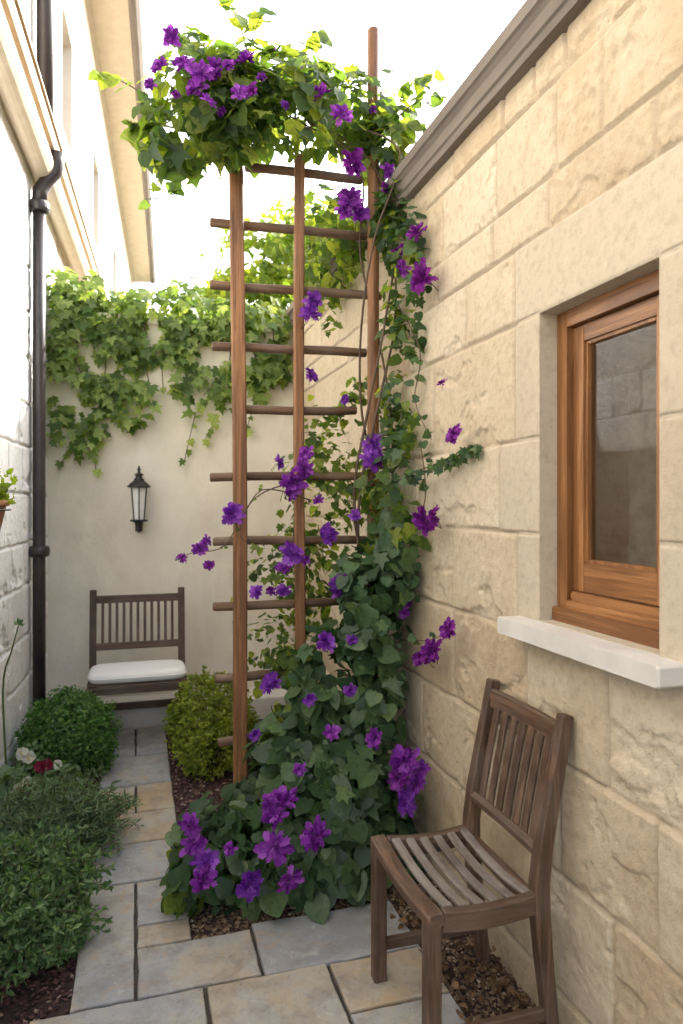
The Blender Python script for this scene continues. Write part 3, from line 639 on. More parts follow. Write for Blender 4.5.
# crown over the top of the trellis
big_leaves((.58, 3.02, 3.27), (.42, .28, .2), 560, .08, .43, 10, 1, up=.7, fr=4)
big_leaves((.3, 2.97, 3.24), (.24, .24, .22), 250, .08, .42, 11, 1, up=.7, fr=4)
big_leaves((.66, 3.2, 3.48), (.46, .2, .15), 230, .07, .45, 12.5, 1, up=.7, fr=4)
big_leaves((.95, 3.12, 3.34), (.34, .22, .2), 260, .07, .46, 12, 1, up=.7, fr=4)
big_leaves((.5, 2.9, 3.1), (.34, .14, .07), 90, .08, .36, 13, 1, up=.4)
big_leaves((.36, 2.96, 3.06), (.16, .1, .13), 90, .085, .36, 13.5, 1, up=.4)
big_leaves((1.12, 3.12, 3.2), (.14, .16, .2), 130, .075, .42, 17, 1, up=.5)
big_leaves((.1, 2.95, 2.98), (.1, .1, .12), 22, .11, .38, 14.5, 1, up=.3)
big_leaves((.14, 2.95, 3.05), (.15, .14, .22), 60, .09, .38, 14, 1, up=.4)
big_leaves((1.2, 3.2, 3.36), (.2, .2, .16), 70, .07, .45, 15, 1, up=.6)
big_leaves((.9, 3.3, 2.85), (.26, .12, .22), 130, .06, .5, 16, 1, up=.4)
ST = MB(); ST.n = 0
def vine(pts, r0, r1, n=7):
    pts = [np.asarray(p, float) for p in pts]; out = []
    for i in range(len(pts) - 1):
        p0 = pts[max(i - 1, 0)]; p1, p2 = pts[i], pts[i + 1]; p3 = pts[min(i + 2, len(pts) - 1)]
        for t in np.linspace(0, 1, 5, endpoint=False):
            out.append(.5 * (2 * p1 + (p2 - p0) * t + (2 * p0 - 5 * p1 + 4 * p2 - p3) * t * t + (3 * p1 - p0 - 3 * p2 + p3) * t ** 3))
    out.append(pts[-1]); ST.tube(out, list(np.linspace(r0, r1, len(out))), n); return out
def sprig(pts, size, every=1, mi=0, tpl=TB, r=.0035):
    o = vine(pts, r, .0015, 5); o = np.array(o)[::every]; n = len(o) * 2; P = np.repeat(o, 2, 0) + rnd(n) * .008
    N = np.array((-.1, -.6, .5)) + rnd(n) * .4; D = rnd(n) * .8 + np.array((0, 0, -.5)); FL.put(P, N, D, size * rng.uniform(.5, 1.2, n), tpl, mi)
# woody stems from the ground up the wall and trellis
for k in range(4):
    x = random.uniform(.55, 1.0); pts = [(x, 2.85, -.02)]
    for z in np.arange(.4, 3.1, .38): pts.append((min(1.13, 1.02 + .09 * math.sin(z * 3 + k * 2) + .06 * random.random()), 2.98 + .12 * math.sin(z * 2.3 + k * 2), z))
    pts.append((random.uniform(.4, 1.0), 3.05, 3.25)); vine(pts, .009, .0035)
sprig([atX(440, 470, 1.1), atX(450, 460, 1.12), atX(462, 455, 1.13), atX(480, 450, 1.14)], .035, 1, 0, TI)
sprig([atX(385, 488, 1.05), atX(405, 478, 1.07), atX(420, 470, 1.08), atX(445, 462, 1.12), atX(470, 452, 1.13)], .04, 1, 0, TI)
sprig([atY(300, 480, 3.0), atY(255, 498, 2.95), atY(225, 545, 2.9), atY(195, 552, 2.88), atY(180, 558, 2.86)], .02, 5, 1)
sprig([atY(310, 500, 3.0), atY(262, 490, 2.97), atY(240, 530, 2.93), atY(250, 545, 2.93)], .02, 5, 1)
sprig([atX(395, 300, 1.1), atX(420, 350, 1.12), atX(415, 400, 1.12), atX(432, 440, 1.12)], .045, 2, 0)
sprig([atX(405, 560, 1.1), atX(425, 500, 1.12), atX(420, 440, 1.12)], .045, 2, 0)
sprig([atX(400, 640, 1.08), atX(430, 640, 1.1), atX(446, 632, 1.11)], .03, 3, 0)
sprig([atX(395, 250, 1.1), atX(412, 245, 1.12), atX(425, 262, 1.12), atX(428, 285, 1.12)], .04, 3, 0)
for a, c in (((250, 60), (228, 0)), ((245, 70), (262, 14)), ((170, 120), (100, 72)), ((160, 150), (128, 122)), ((300, 90), (318, 35)), ((395, 120), (440, 95)), ((385, 130), (425, 128)), ((200, 60), (172, 36)), ((180, 150), (150, 200)), ((215, 160), (170, 195)), ((400, 100), (432, 75))):
    p, q = atY(*a, 3.0), atY(*c, 2.95); m_ = (p + q) / 2 + np.array((0, 0, .03)); sprig([p, m_, q], .07, 2, 1)
FL.build('foliage', [M['clem'], M['clemlit']], clem)
ST.build('stem', M['stem'], clem, smooth=True)
for k_ in range(9):
    x0_ = random.uniform(.3, .9); vine([(x0_, 3.1, 2.95), (x0_ + random.uniform(-.15, .15), 3.05, 3.15), (x0_ + random.uniform(-.35, .35), 3.0, 3.3), (x0_ + random.uniform(-.5, .5), 2.95, 3.25)], .006, .002) if k_ % 2 else None
# flowers
def flower_mesh(k, mats):
    """ragged double bloom: whorls of narrow petals, unit radius, facing +Z"""
    Fm = Fol()
    for (cnt, tilt, ln, wd) in ((9, .0, 1.0, .78), (10, .3, .95, .72), (10, .6, .8, .7), (9, .95, .62, .7)):
        a = np.linspace(0, 6.283, cnt, endpoint=False) + rng.uniform(-.22, .22, cnt) + k; t = tilt + rng.uniform(-.3, .35, cnt)
        D = np.c_[np.cos(a) * np.cos(t), np.sin(a) * np.cos(t), np.sin(t)]; N = np.c_[-np.cos(a) * np.sin(t), -np.sin(a) * np.sin(t), np.cos(t)] + rnd(cnt) * .18
        tv = TP[0] * np.array((wd, 1, 1.6)); Fm.put(D * .08 + rnd(cnt) * .05, N, D, ln * rng.uniform(.62, 1.08, cnt), (tv, TP[1]), 0)
    n = 10; D = unit(rnd(n) * .5 + np.array((0, 0, 1.))); Fm.put(np.zeros((n, 3)), rnd(n), D, .45 * rng.uniform(.7, 1.2, n), TT, 1)
    sb = MB(); sb.tube([(0, 0, .06), (.04, .02, -.35), (.16, .05, -.8), (.36, .1, -1.25), (.62, .12, -1.7)], [.05, .035, .032, .032, .035], 6)
    q = sb.v[0]; Fm.v.append(q); Fm.f += [tuple(i + Fm.n for i in p) for p in sb.f]; Fm.t.append(np.full(len(q), .5)); Fm.m += [2] * len(sb.f); Fm.n += len(q)
    me = bpy.data.meshes.new('flower'); me.from_pydata(np.vstack(Fm.v).tolist(), [], Fm.f)
    for m in mats: me.materials.append(m)
    me.polygons.foreach_set('material_index', Fm.m); me.polygons.foreach_set('use_smooth', [True] * len(me.polygons))
    at = me.attributes.new('tone', 'FLOAT', 'POINT'); at.data.foreach_set('value', np.concatenate(Fm.t).astype(np.float32)); me.update(); return me
FM = [flower_mesh(k, [M[('purple', 'purple2', 'magenta')[k % 3]], M['stamen'], M['stem']]) for k in range(9)]
BL = [  # px x, y, radius px, surface ('Y', depth) or ('X', wall distance), hue 0 purple 1 violet 2 magenta
 (171, 36, 11, 2.8, 0), (160, 66, 11, 2.75, 0), (183, 64, 12, 2.75, 0), (200, 72, 15, 2.72, 0), (216, 68, 12, 2.75, 0), (196, 88, 13, 2.72, 0), (208, 100, 10, 2.72, 0), (228, 66, 10, 2.75, 0),
 (246, 60, 12, 2.75, 0), (240, 93, 14, 2.72, 0), (252, 90, 10, 2.74, 2), (320, 94, 13, 2.75, 0), (341, 115, 13, 2.75, 0), (352, 163, 13, 2.85, 2), (388, 170, 10, 2.9, 0), (350, 200, 14, 3.0, 0), (358, 214, 14, 3.0, 0), (345, 210, 9, 3.0, 0),
 (313, 300, 12, 2.98, 1), (310, 314, 11, 2.98, 1), (311, 375, 9, 3.0, 1), (374, 446, 13, 2.85, 1), (372, 460, 13, 2.85, 1), (307, 454, 9, 2.95, 0), (304, 468, 12, 2.94, 0), (293, 482, 13, 2.94, 0), (291, 494, 9, 2.94, 0), (279, 463, 8, 2.95, 1),
 (233, 514, 11, 2.92, 1), (330, 535, 13, 2.85, 1), (291, 553, 11, 2.95, 1), (283, 569, 9, 2.95, 0), (339, 581, 11, 2.85, 1), (339, 592, 9, 2.85, 1), (256, 592, 8, 2.95, 1), (271, 591, 6, 2.95, 0), (284, 590, 7, 2.95, 1),
 (326, 642, 11, 2.75, 1), (271, 684, 11, 2.8, 1), (332, 733, 9, 2.55, 0), (375, 738, 11, 2.5, 0), (405, 762, 14, 2.48, 0), (398, 778, 13, 2.46, 2), (416, 784, 13, 2.46, 0), (407, 803, 12, 2.44, 1), (420, 770, 10, 2.5, 0),
 (281, 802, 16, 2.4, 0), (276, 816, 12, 2.38, 0), (275, 846, 16, 2.36, 0), (317, 837, 18, 2.36, 0), (250, 885, 14, 2.32, 1), (290, 879, 14, 2.3, 0), (190, 826, 13, 2.5, 0), (193, 843, 14, 2.48, 0), (205, 862, 13, 2.44, 1), (203, 880, 14, 2.42, 0),
 (270, 50, 6, 2.9, 0), (300, 70, 7, 2.85, 0), (285, 105, 6, 2.8, 1), (150, 85, 7, 2.8, 0), (176, 95, 7, 2.78, 2), (262, 78, 7, 2.78, 0), (372, 110, 6, 2.95, 0), (305, 130, 6, 2.85, 2), (222, 112, 6, 2.78, 0), (345, 400, 6, 2.95, 1), (355, 515, 7, 2.88, 1), (318, 500, 6, 2.95, 0), (305, 560, 6, 2.95, 0), (352, 640, 7, 2.7, 1), (310, 700, 7, 2.65, 1), (300, 770, 8, 2.5, 0), (350, 690, 7, 2.6, 1), (255, 735, 7, 2.66, 1), (230, 850, 8, 2.38, 0), (182, 558, 6, 2.86, 2), (199, 548, 8, 2.87, 0), (207, 541, 6, 2.88, 0), (209, 565, 6, 2.87, 2)]
BLX = [(418, 232, 13, 2), (405, 249, 9, 2), (404, 268, 11, 0), (424, 278, 15, 2), (418, 286, 8, 2), (454, 434, 12, 2), (442, 383, 6, 2), (426, 521, 14, 2), (434, 514, 9, 2), (400, 598, 12, 0), (402, 608, 11, 0), (448, 629, 10, 2), (432, 650, 13, 2), (420, 658, 11, 2), (428, 660, 10, 2), (398, 252, 7, 2), (388, 188, 8, 2)]
k = 0
def bloom(p, r, hue, face):
    global k
    me = FM[(k % 3) * 3 + hue]; o = bpy.data.objects.new('flower', me); COL.objects.link(o); o.parent = clem; k += 1
    o.location = Vector(p) - Vector(ROOT[clem.name]); r *= random.uniform(.85, 1.12); o.scale = (r, r * random.uniform(.8, 1), r * random.uniform(.6, 1.05))
    d = Vector(face) + Vector([random.gauss(0, .32) for _ in range(3)]); q = d.to_track_quat('Z', 'Y'); o.rotation_euler = q.to_euler(); o.rotation_euler.rotate_axis('Z', random.uniform(0, 6.28))
for (x, y, r, Yd, hue) in BL:
    Yd += random.uniform(-.03, .03); p = atY(x, y, Yd); t = Yd / ray(x, y)[1]; bloom(p, r * (1.0 if y < 120 else 1.14) * t / F_PX, hue, (-.2, -1, .35))
for (x, y, r, hue) in BLX:
    p = atX(x, y, 1.09); t = 1.09 / ray(x, y)[0]; bloom(p, r * 1.12 * t / F_PX, hue, (-.8, -.7, .3))

# ivy over the back wall -------------------------------------------------
ivy = thing('ivy', 'light green ivy spilling over the top of the cream back wall', 'ivy', (0, BY - .05, 0))
FL = Fol(); ST = MB()
def ivy_patch(pts_r, n, size, gap=.38, depth=(-.1, .02), mi=0):
    for (x, y, rx, ry, wgt) in pts_r:
        m_ = int(n * wgt); a = rng.uniform(0, 6.283, m_); rr = np.sqrt(rng.random(m_)); X = x + rx * rr * np.cos(a); Y = y + ry * rr * np.sin(a)
        P = np.array([atY(p, q, BY - .03) for p, q in zip(X, Y)]); P[:, 1] += rng.uniform(*depth, m_)
        kk = (fbm(P * 6.5, 3) > gap + .04) & (P[:, 0] > LX(P[:, 1]) + .03) & (P[:, 0] < WX - .04); P = P[kk]; q = len(P)
        if q == 0: continue
        FL.put(P, np.array((0, -1., .55)) + rnd(q) * .38, np.array((0, -.1, -1.)) + rnd(q) * .45, size * rng.uniform(.5, 1.25, q), TI, mi)
ivy_patch([(90, 350, 60, 45, 1), (150, 340, 55, 34, .75), (215, 335, 55, 36, .75), (70, 415, 36, 48, .7), (115, 400, 40, 30, .5), (250, 340, 45, 40, .6), (235, 370, 40, 35, .45), (210, 405, 28, 28, .28), (270, 375, 25, 30, .25), (160, 380, 40, 22, .25), (85, 330, 45, 30, .5)], 380, .085, .46)
# growth standing above the coping
for c, r, n_, sd_ in (((-.35, BY, 2.95), (.26, .22, .2), 250, 1), ((.0, BY + .05, 2.92), (.28, .25, .15), 230, 2), ((.35, BY + .05, 2.95), (.26, .22, .22), 250, 3), ((.72, BY, 2.9), (.28, .22, .16), 200, 4), ((-.5, BY + .05, 2.98), (.12, .15, .22), 120, 5)):
    P, N = blob(c, r, n_, .4, .36, 5, sd_, lambda p: (p[:, 0] > LX(p[:, 1]) + .03) & (p[:, 0] < WX - .03)); FL.put(P, N + np.array((0, -.5, .6)) + rnd(n_) * .4, np.array((0, -.1, -.8)) + rnd(n_) * .6, .08 * rng.uniform(.5, 1.2, n_), TI)
for x0, y0, x1, y1 in ((90, 430, 96, 470), (195, 415, 184, 462), (108, 425, 100, 447), (215, 420, 205, 440), (75, 440, 62, 462), (255, 400, 246, 432)):
    o = [atY(x0 + (x1 - x0) * t, y0 + (y1 - y0) * t, BY - .045) for t in np.linspace(0, 1, 5)]; ST.tube(o, .003, 5); o = np.array(o); q = len(o)
    FL.put(o + rnd(q) * .01, np.array((0, -1., .4)) + rnd(q) * .3, np.array((0, 0, -1.)) + rnd(q) * .4, .06 * rng.uniform(.6, 1.2, q), TI)
for x in np.linspace(-.5, 1.0, 9):
    vine([(x, BY - .04, bwz + .05), (x + random.uniform(-.1, .1), BY - .045, 2.55), (x + random.uniform(-.15, .15), BY - .04, 2.3)], .006, .003)
FL.build('foliage', M['ivy'], ivy); ST.build('stem', M['stem'], ivy, smooth=True)

# tree beyond ------------------------------------------------------------
def tree(name, label, x, y, h, crown, n, size, seed):
    t_ = thing(name, label, 'tree', (x, y, 0), 'trees beyond the garden wall'); b = MB()
    b.tube([(x, y, -.05), (x + .05, y, h * .3), (x - .04, y + .05, h * .6), (x + .05, y, h * .85)], [.09, .075, .06, .03], 10)
    for (c, r, _) in crown: b.tube([(x, y, h * .5), ((x + c[0]) / 2, (y + c[1]) / 2, (h * .5 + c[2]) / 2 + .1), c], [.045, .03, .012], 7)
    b.build('trunk', M['trunk'], t_, smooth=True); Fq = Fol()
    for i, (c, r, wgt) in enumerate(crown):
        m_ = int(n * wgt); P, N = blob(c, r, m_, .4, .42, 3.2, seed + i); Fq.put(P, N + np.array((0, 0, .5)) + rnd(m_) * .5, np.array((0, 0, -.7)) + rnd(m_) * .7, size * rng.uniform(.6, 1.2, m_), TS)
    Fq.build('crown', M['tree'], t_)
tree('garden_tree', 'sunlit bright green tree seen through the upper trellis beyond the back wall', 1.35, 6.9, 4.3, [((1.3, 6.8, 3.9), (.55, .5, .45), 1), ((.75, 6.6, 3.5), (.4, .4, .4), .6), ((1.75, 7.0, 4.3), (.5, .45, .4), .7), ((1.2, 6.6, 3.3), (.6, .4, .35), .8)], 900, .11, 31)

# ------------------------------------------------------------------ furniture
# slatted chair against the right wall
cy, hw = 1.85, .203
ch = thing('garden_chair', 'weathered teak slatted garden chair standing against the stone wall under the window', 'chair', (.9, cy, 0))
dish = lambda y: -.019 * (1 - ((y - cy) / hw) ** 2)
for s in (-1, 1):
    b = MB(); b.beam((.735, cy + s * hw, 0), (.735, cy + s * hw, .432), .043, .041, up=(1, 0, 0), c=.004); b.build('front_leg', M['teakZ'], ch)
    pts = [(1.10, 0), (1.082, .14), (1.066, .28), (1.056, .40), (1.056, .47), (1.068, .57), (1.092, .69), (1.119, .82), (1.138, .918)]
    b = MB(); b.sweep([(x, cy + s * hw * (.98 if z < .5 else .98), z) for x, z in pts], chamf(.04, .044, .004), up=(1, 0, 0), inset=.004, scale=[.88, .92, 1, 1.08, 1.06, 1, .95, .9, .86]); b.build('rear_leg', M['teakZ'], ch)
yy = np.linspace(cy - hw - .022, cy + hw + .022, 13)
b = MB(); b.sweep([(.738, y, .43 + dish(np.clip(y, cy - hw, cy + hw))) for y in yy], chamf(.05, .034, .006), inset=.004); b.build('front_rail', M['teakY'], ch)
for s in (-1, 1):
    xs = np.linspace(.762, 1.042, 8); b = MB(); b.sweep([(x, cy + s * hw, .418 - .012 * math.sin((x - .76) / .28 * math.pi)) for x in xs], chamf(.03, .056, .004), inset=.003); b.build('side_rail', M['teakX'], ch)
b = MB(); b.beam((1.052, cy - hw + .02, .4), (1.052, cy + hw - .02, .4), .028, .05); b.build('back_rail', M['teakY'], ch)
for i in range(6):
    x = .787 + i * .0475; ys_ = np.linspace(cy - hw + .012, cy + hw - .012, 11)
    b = MB(); b.sweep([(x, y, .446 + dish(y) - .012 * math.sin((x - .76) / .28 * math.pi) - .001 * i) for y in ys_], chamf(.027, .013, .003), inset=.002); b.build('seat_slat', M['greyY'], ch)
def bx(z): return float(np.interp(z, [p[1] for p in pts], [p[0] for p in pts]))
ysb = np.linspace(cy - hw + .018, cy + hw - .018, 11)
b = MB(); b.sweep([(bx(.862) + .012 * (1 - ((y - cy) / hw) ** 2) - .004, y, .862) for y in ysb], chamf(.022, .062, .005), inset=.003); b.build('top_rail', M['teakY'], ch)
b = MB(); b.sweep([(bx(.545) + .006 * (1 - ((y - cy) / hw) ** 2) - .008, y, .545) for y in ysb], chamf(.03, .04, .012), inset=.003); b.build('lower_back_rail', M['teakY'], ch)
for i in range(7):
    y = cy - .147 + i * .049; o = .012 * (1 - ((y - cy) / hw) ** 2)
    b = MB(); b.sweep([(bx(z) + o - .006, y, z) for z in np.linspace(.555, .84, 7)], chamf(.03, .011, .003), up=(1, 0, 0), inset=.002); b.build('back_slat', M['teakZ'], ch)
for s in (-1, 1):
    b = MB(); b.beam((.757, cy + s * hw, .11), (1.066, cy + s * hw, .11), .022, .036); b.build('stretcher', M['teakX'], ch)

# bench at the back wall
bn = thing('garden_bench', 'dark wooden slat back bench standing in front of the cream back wall', 'bench', (.01, 4.6, 0))
bx0, bx1, by0, by1 = -.268, .296, 4.42, 4.79
for x in (bx0, bx1):
    b = MB(); b.beam((x, by0, 0), (x, by0, .385), .042, .042, up=(0, 1, 0)); b.build('front_leg', M['benchZ'], bn)
    b = MB(); b.sweep([(x, by1 - .02, 0), (x, by1 - .03, .4), (x, by1, .7), (x, by1 + .025, .935)], chamf(.043, .04, .004), up=(0, 1, 0), inset=.005); b.build('rear_leg', M['benchZ'], bn)
    b = MB(); b.beam((x, by0 + .02, .365), (x, by1 - .05, .365), .03, .05); b.build('side_rail', M['benchY'], bn)
b = MB(); b.beam((bx0 + .02, by0, .365), (bx1 - .02, by0, .365), .035, .045); b.build('front_rail', M['benchX'], bn)
b = MB(); b.beam((bx0 + .02, by1 - .03, .17), (bx1 - .02, by1 - .03, .17), .03, .045); b.build('stretcher', M['benchX'], bn)
b = MB(); b.beam((bx0 + .02, by1 + .02, .87), (bx1 - .02, by1 + .02, .87), .025, .05); b.build('top_rail', M['benchX'], bn)
b = MB(); b.beam((bx0 + .02, by1 - .012, .565), (bx1 - .02, by1 - .012, .565), .025, .045); b.build('lower_back_rail', M['benchX'], bn)
for i in range(11):
    x = bx0 + .06 + i * (bx1 - bx0 - .12) / 10
    b = MB(); b.beam((x, by1 - .006, .58), (x, by1 + .018, .85), .018, .014, up=(0, 1, 0), c=.002); b.build('back_slat', M['benchZ'], bn)
for i in range(6):
    y = by0 + .03 + i * .06; b = MB(); b.beam((bx0 - .015, y, .397), (bx1 + .015, y, .397), .045, .014); b.build('seat_slat', M['benchX'], bn)
# cushion: soft rounded slab
b = MB(); n = 40; a = np.linspace(0, 6.2832, n, endpoint=False); rg = []; c0x, c0y = (bx0 + bx1) / 2, (by0 + by1) / 2 - .03
sup = lambda t, e: np.sign(t) * np.abs(t) ** e
for sc, z in ((.90, .405), (.97, .408), (1.0, .423), (1.003, .438), (.99, .453), (.96, .462), (.91, .468), (.8, .4725), (.55, .476), (.3, .478), (.04, .4785)):
    hx, hy = .293, .168; ins = (1 - max(sc, .9)) * .3
    rg.append(np.c_[c0x + (hx - ins) * (1 if sc > .9 else sc / .9) * sup(np.cos(a), .32), c0y + (hy - ins) * (1 if sc > .9 else sc / .9) * sup(np.sin(a), .32), np.full(n, z)])
b.add(np.vstack(rg), [(i * n + j, i * n + (j + 1) % n, (i + 1) * n + (j + 1) % n, (i + 1) * n + j) for i in range(len(rg) - 1) for j in range(n)] + [tuple(range(n))[::-1], tuple(range((len(rg) - 1) * n, len(rg) * n))])
cu = b.build('seat_cushion', M['cushion'], smooth=True); tag(cu, 'white padded seat cushion lying on the dark bench', 'cushion')
b = MB(); b.tube([(c0x + .2945 * float(sup(np.cos(t), .32)), c0y + .1695 * float(sup(np.sin(t), .32)), .437) for t in a] + [(c0x + .2945, c0y, .437)], .0035, 6); b.build('piping', M['cushion'], cu, smooth=True)

# lantern --------------------------------------------------------------
lc = atY(139, 500, 5.07); lx, ly = lc[0], 5.07; zz = lambda y: atY(139, y, 5.07)[2]
ln = thing('wall_lantern', 'black iron lantern with frosted glass mounted on the cream wall above the bench', 'lantern', (lx, 5.19, zz(525)))
n6 = 6; ph = math.pi / 6
z0, z1 = zz(520), zz(487)
b = MB(); b.lathe((lx, ly, 0), [(.034, z0 + .004), (.052, z1 - .004)], n6, ph); b.build('glass', M['frost'], ln)
b = MB()
for i in range(n6):
    a = ph + i * math.pi / 3; b.tube([(lx + .039 * math.cos(a), ly + .039 * math.sin(a), z0), (lx + .059 * math.cos(a), ly + .059 * math.sin(a), z1)], .0045, 6)
b.build('cage', M['black_metal'], ln)
b = MB(); b.lathe((lx, ly, z1), [(.058, -.006), (.08, -.002), (.08, .006), (.055, .03), (.036, .045), (.034, .058), (.026, .062), (.022, .08), (.032, .084), (.03, .092), (.012, .1), (.009, .118), (.014, .124), (.009, .132), (.004, .15)], 12, ph); b.build('cap', M['black_metal'], ln)
b = MB(); b.lathe((lx, ly, z0), [(.012, -.075), (.02, -.06), (.014, -.045), (.028, -.03), (.03, -.016), (.058, -.01), (.06, 0), (.045, .004)], 12, ph); b.build('tray', M['black_metal'], ln)
b = MB(); b.tube([(lx, ly, z0 - .03), (lx, ly + .03, z0 - .05), (lx, ly + .07, z0 - .045), (lx - .002, 5.185, z0 - .01)], .009, 8)
b.tube([(lx, ly, z0 - .06), (lx, ly + .035, z0 - .085), (lx, ly + .07, z0 - .06), (lx, ly + .05, z0 - .035)], .007, 8); b.tube([(lx - .06, ly + .005, z0 - .004), (lx + .06, ly + .005, z0 - .004)], .006, 8)
b.build('bracket', M['black_metal'], ln)
b = MB(); b.beam((lx, 5.19, z0 - .085), (lx, 5.19, z0 + .045), .05, .02, up=(0, 1, 0)); b.build('wall_plate', M['black_metal'], ln)

# ------------------------------------------------------------------ shrubs and borders
def shrub(name, label, cat, blobs, mat, tpl, size, stems=6, up=.45, gap=.3, fr=7, shell=.22, dn=.1, seed=0, shoots=0, sl=.09):
    c0 = blobs[0][0]; t_ = thing(name, label, cat, (c0[0], c0[1], 0)); Fq = Fol(); b = MB()
    for i, (c, r, n_) in enumerate(blobs):
        P, N = blob(c, r, n_, shell, gap, fr, seed + i, lambda p: (p[:, 2] > .005) & (p[:, 0] > LX(p[:, 1]) + .03))
        Fq.put(P, N * .7 + np.array((0, -.1, up)) + rnd(n_) * .45, N * .8 + np.array((0, 0, -dn)) + rnd(n_) * .55, size * rng.uniform(.6, 1.25, n_), tpl)
        for _ in range(stems):
            d = unit(rnd(1))[0]; d[2] = abs(d[2]); q = np.array(c) + d * np.array(r) * .75; b.tube([(c[0] + d[0] * .03, c[1] + d[1] * .03, -.03), ((c[0] + q[0]) / 2, (c[1] + q[1]) / 2, c[2] * .8), q], [.006, .004, .002], 5)
        for _ in range(int(shoots * n_ / 1000)):
            d = unit(rnd(1) + np.array((0, -.1, .35)))[0]; d[2] = max(d[2], -.1); p0 = np.array(c) + d * np.array(r) * .9
            if p0[2] < .02 or p0[0] < LX(p0[1]) + .05: continue
            L = sl * random.uniform(.5, 1.3); e = unit((d + rnd(1)[0] * .35 + np.array((0, 0, .3)))[None])[0]; q = [p0 + e * L * t_k + np.array((0, 0, -.25 * L * t_k * t_k)) for t_k in np.linspace(0, 1, 6)]
            b.tube(q, [.0022, .002, .0018, .0015, .0012, .001], 4); k_ = len(q) * 3; Q = np.repeat(np.array(q), 3, 0)
            Fq.put(Q, rnd(k_) * .6 + np.array((0, -.2, .7)), e * .7 + rnd(k_) * .6, size * rng.uniform(.7, 1.3, k_), tpl)
    Fq.build('foliage', mat, t_); b.build('stem', M['stem'], t_); return t_
shrub('clipped_shrub', 'round clipped dark green shrub beside the drainpipe left of the bench', 'shrub', [((-.36, 4.1, .19), (.255, .24, .28), 11500)], M['box'], TS, .021, shoots=5, sl=.03, gap=.2, shell=.16, seed=3)
shrub('lime_shrub', 'fine leaved yellow green shrub right of the path next to the bench', 'shrub', [((.43, 4.18, .2), (.25, .27, .27), 6500), ((.4, 3.92, .12), (.17, .18, .16), 2200)], M['lime'], TS, .023, shoots=26, sl=.07, gap=.22, shell=.2, fr=9, seed=8, up=.6)
shrub('feathery_plant', 'soft feathery grey green plant spilling onto the path, middle of the left bed', 'plant', [((-.33, 3.2, .1), (.18, .18, .17), 3400), ((-.2, 3.28, .08), (.13, .17, .14), 1900), ((-.48, 3.2, .1), (.13, .2, .15), 1300), ((-.3, 3.02, .06), (.15, .12, .1), 1200)], M['feather'], TT, .04, shoots=22, sl=.11, up=.5, gap=.36, fr=11, shell=.5, seed=12, dn=-.3)
shrub('leafy_perennial', 'bushy fresh green leafy plant in the front left corner of the bed', 'plant', [((-.4, 2.52, .09), (.19, .19, .14), 5600), ((-.29, 2.68, .12), (.13, .13, .15), 2600), ((-.54, 2.34, .1), (.14, .18, .15), 2400), ((-.46, 2.7, .12), (.11, .12, .14), 1800), ((-.25, 2.5, .06), (.1, .12, .1), 1100)], M['perennial'], TN, .027, shoots=22, sl=.1, up=.5, gap=.4, fr=11, shell=.4, seed=20, dn=-.1)
def small_flowers(name, label, x, y, h, pos, mat, eye, r, seed):
    t_ = thing(name, label, 'flower', (x, y, 0)); Fq = Fol(); b = MB()
    P, N = blob((x, y, h * .45), (.1, .1, h * .45), 150, .4, .25, 8, seed, lambda p: p[:, 2] > 0); Fq.put(P, N + np.array((0, -.3, .6)) + rnd(150) * .3, N + rnd(150) * .5, .05 * rng.uniform(.6, 1.2, 150), TS)
    Fq.build('foliage', M['perennial'], t_)
    for (a, c) in pos:
        p = atY(a, c, y - .05); b = MB(); b.tube([(x, y, -.02), (p[0], p[1] + .02, p[2] * .6), (p[0], p[1] + .01, p[2])], .0025, 5); b.build('stem', M['stem'], t_)
        Fm = Fol(); n = 9
        for lay, tl in ((6, .2), (5, .8)):
            q = np.linspace(0, 6.28, lay, endpoint=False) + rng.random(); D = np.c_[np.cos(q) * math.cos(tl), -np.full(lay, math.sin(tl)) * .8, np.sin(q) * math.cos(tl) + .2]; Fm.put(np.repeat(p[None], lay, 0), np.array((0, -1, .3)) + rnd(lay) * .3, D, r * rng.uniform(.8, 1.1, lay), (TS[0] * np.array((1.9, 1, 1)), TS[1]))
        fl = Fm.build('flower', M[mat], t_)
        if eye: e = MB(); e.lathe((p[0], p[1] - .012, p[2]), [(.001, -.006), (.006, 0), (.001, .006)], 8); e.build('eye', M['yellow'], fl)
small_flowers('white_flower', 'cream white flowers in the left bed, nearest the white wall and behind the red one', -.5, 3.75, .33, [(22, 753), (29, 757)], 'white_petal', True, .034, 1)
small_flowers('white_flower', 'cream white flowers just behind the feathery plant', -.44, 3.42, .27, [(20, 788), (28, 783), (15, 795)], 'white_petal', True, .032, 2)
small_flowers('red_flower', 'dark red flower below the clipped round shrub', -.38, 3.72, .24, [(41, 767), (47, 766)], 'red_petal', False, .036, 3)
small_flowers('white_flower', 'single small white flower touching the dark red one', -.33, 3.66, .22, [(58, 765)], 'white_petal', False, .026, 4)
shrub('broad_leaved_plant', 'low broad leaved grey green plant at the far left edge beside the white wall', 'plant', [((-.56, 3.42, .12), (.1, .16, .16), 110)], M['feather'], TB, .075, stems=3, gap=.2, seed=40)
shrub('trailing_plant', 'small low green plant at the foot of the clipped round shrub', 'plant', [((-.3, 3.5, .06), (.14, .13, .09), 260)], M['perennial'], TS, .035, stems=3, gap=.25, seed=41)
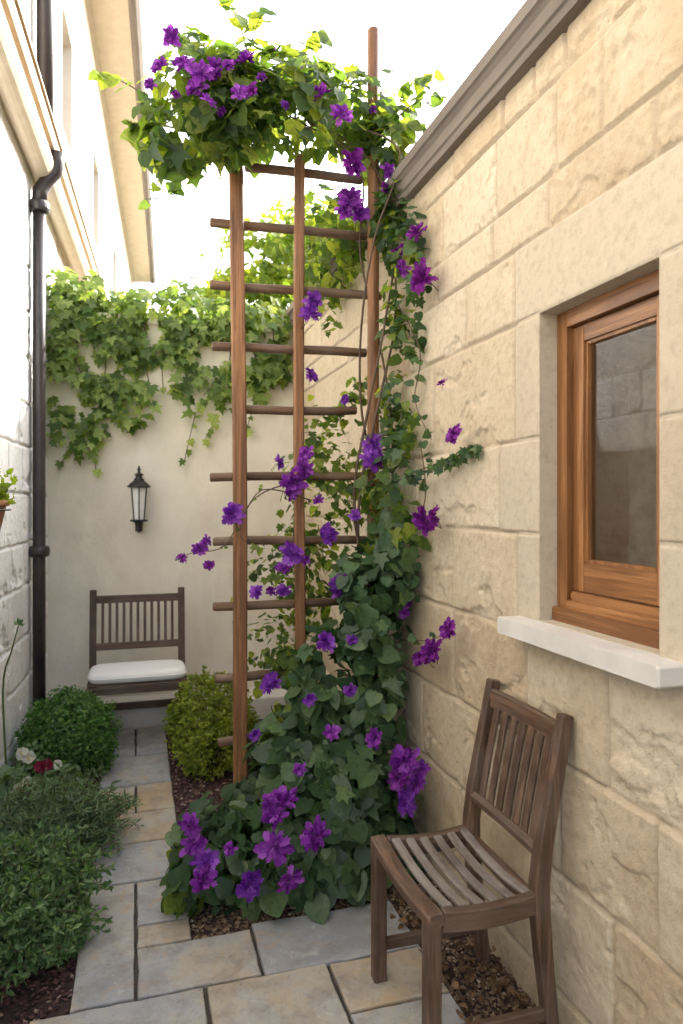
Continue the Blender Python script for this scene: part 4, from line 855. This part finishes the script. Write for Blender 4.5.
# dry stalk leaning on the white wall
pts_ = [np.array((float(LX(3.75)) + .06, 3.75, 0)), atY(3, 690, 3.72), atY(12, 650, 3.7), atY(19, 624, 3.7)]
ST = MB(); FL = Fol(); vine(pts_, .006, .003); stk = thing('flower_stalk', 'thin bare green stalk rising in front of the white wall', 'plant', tuple(pts_[0]))
ST.build('stem', plain('green_stalk', (.09, .12, .04), .6), stk); q = 8
FL.put(np.repeat(pts_[3][None], q, 0), rnd(q), np.array((0, 0, 1.)) + rnd(q) * .5, np.full(q, .03), TS); FL.build('bud', M['perennial'], stk)
# wall pot at the left frame edge
wy = 3.22; wx = float(LX(wy)) + .085; wz = 1.43
pt = thing('wall_pot', 'terracotta wall pot on the white wall at the left edge', 'pot', (wx, wy, wz))
b = MB(); b.lathe((wx, wy, wz), [(.03, -.06), (.05, -.05), (.075, .06), (.085, .062), (.088, .085), (.078, .085), (.07, .05), (.02, .045)], 20); b.build('bowl', M['terracotta'], pt, smooth=True)
b = MB(); b.box((wx - .1, wy - .012, wz + .03), (wx - .07, wy + .012, wz + .055)); b.tube([(wx - .075, wy, wz + .045)] + [(wx - .09 * math.cos(a), wy + .09 * math.sin(a), wz + .045) for a in np.linspace(.2, 6.1, 16)], .004, 6); b.build('hanger', M['black_metal'], pt)
pp = thing('pot_plant', 'small yellow green plant growing in the terracotta wall pot', 'plant', (wx, wy, wz + .05)); FL = Fol(); n_ = 130
P, N = blob((wx + .015, wy, wz + .13), (.11, .11, .09), n_, .4, .25, 9, 50); FL.put(P, N + rnd(n_) * .4, N + rnd(n_) * .5, .045 * rng.uniform(.6, 1.2, n_), TS); FL.build('foliage', M['lime'], pp)

# leaf litter under the chair
FL = Fol(); n_ = 420; P = np.c_[rng.uniform(.9, 1.14, n_), rng.uniform(1.25, 2.45, n_), rng.uniform(-.01, .02, n_)]
FL.put(P, np.array((0, 0, 1.)) + rnd(n_) * .5, rnd(n_), .03 * rng.uniform(.5, 1.3, n_), TS)
kind(FL.build('fallen_leaves', M['litter']), 'stuff', 'dry brown leaves lying along the wall foot under the chair', 'leaves')
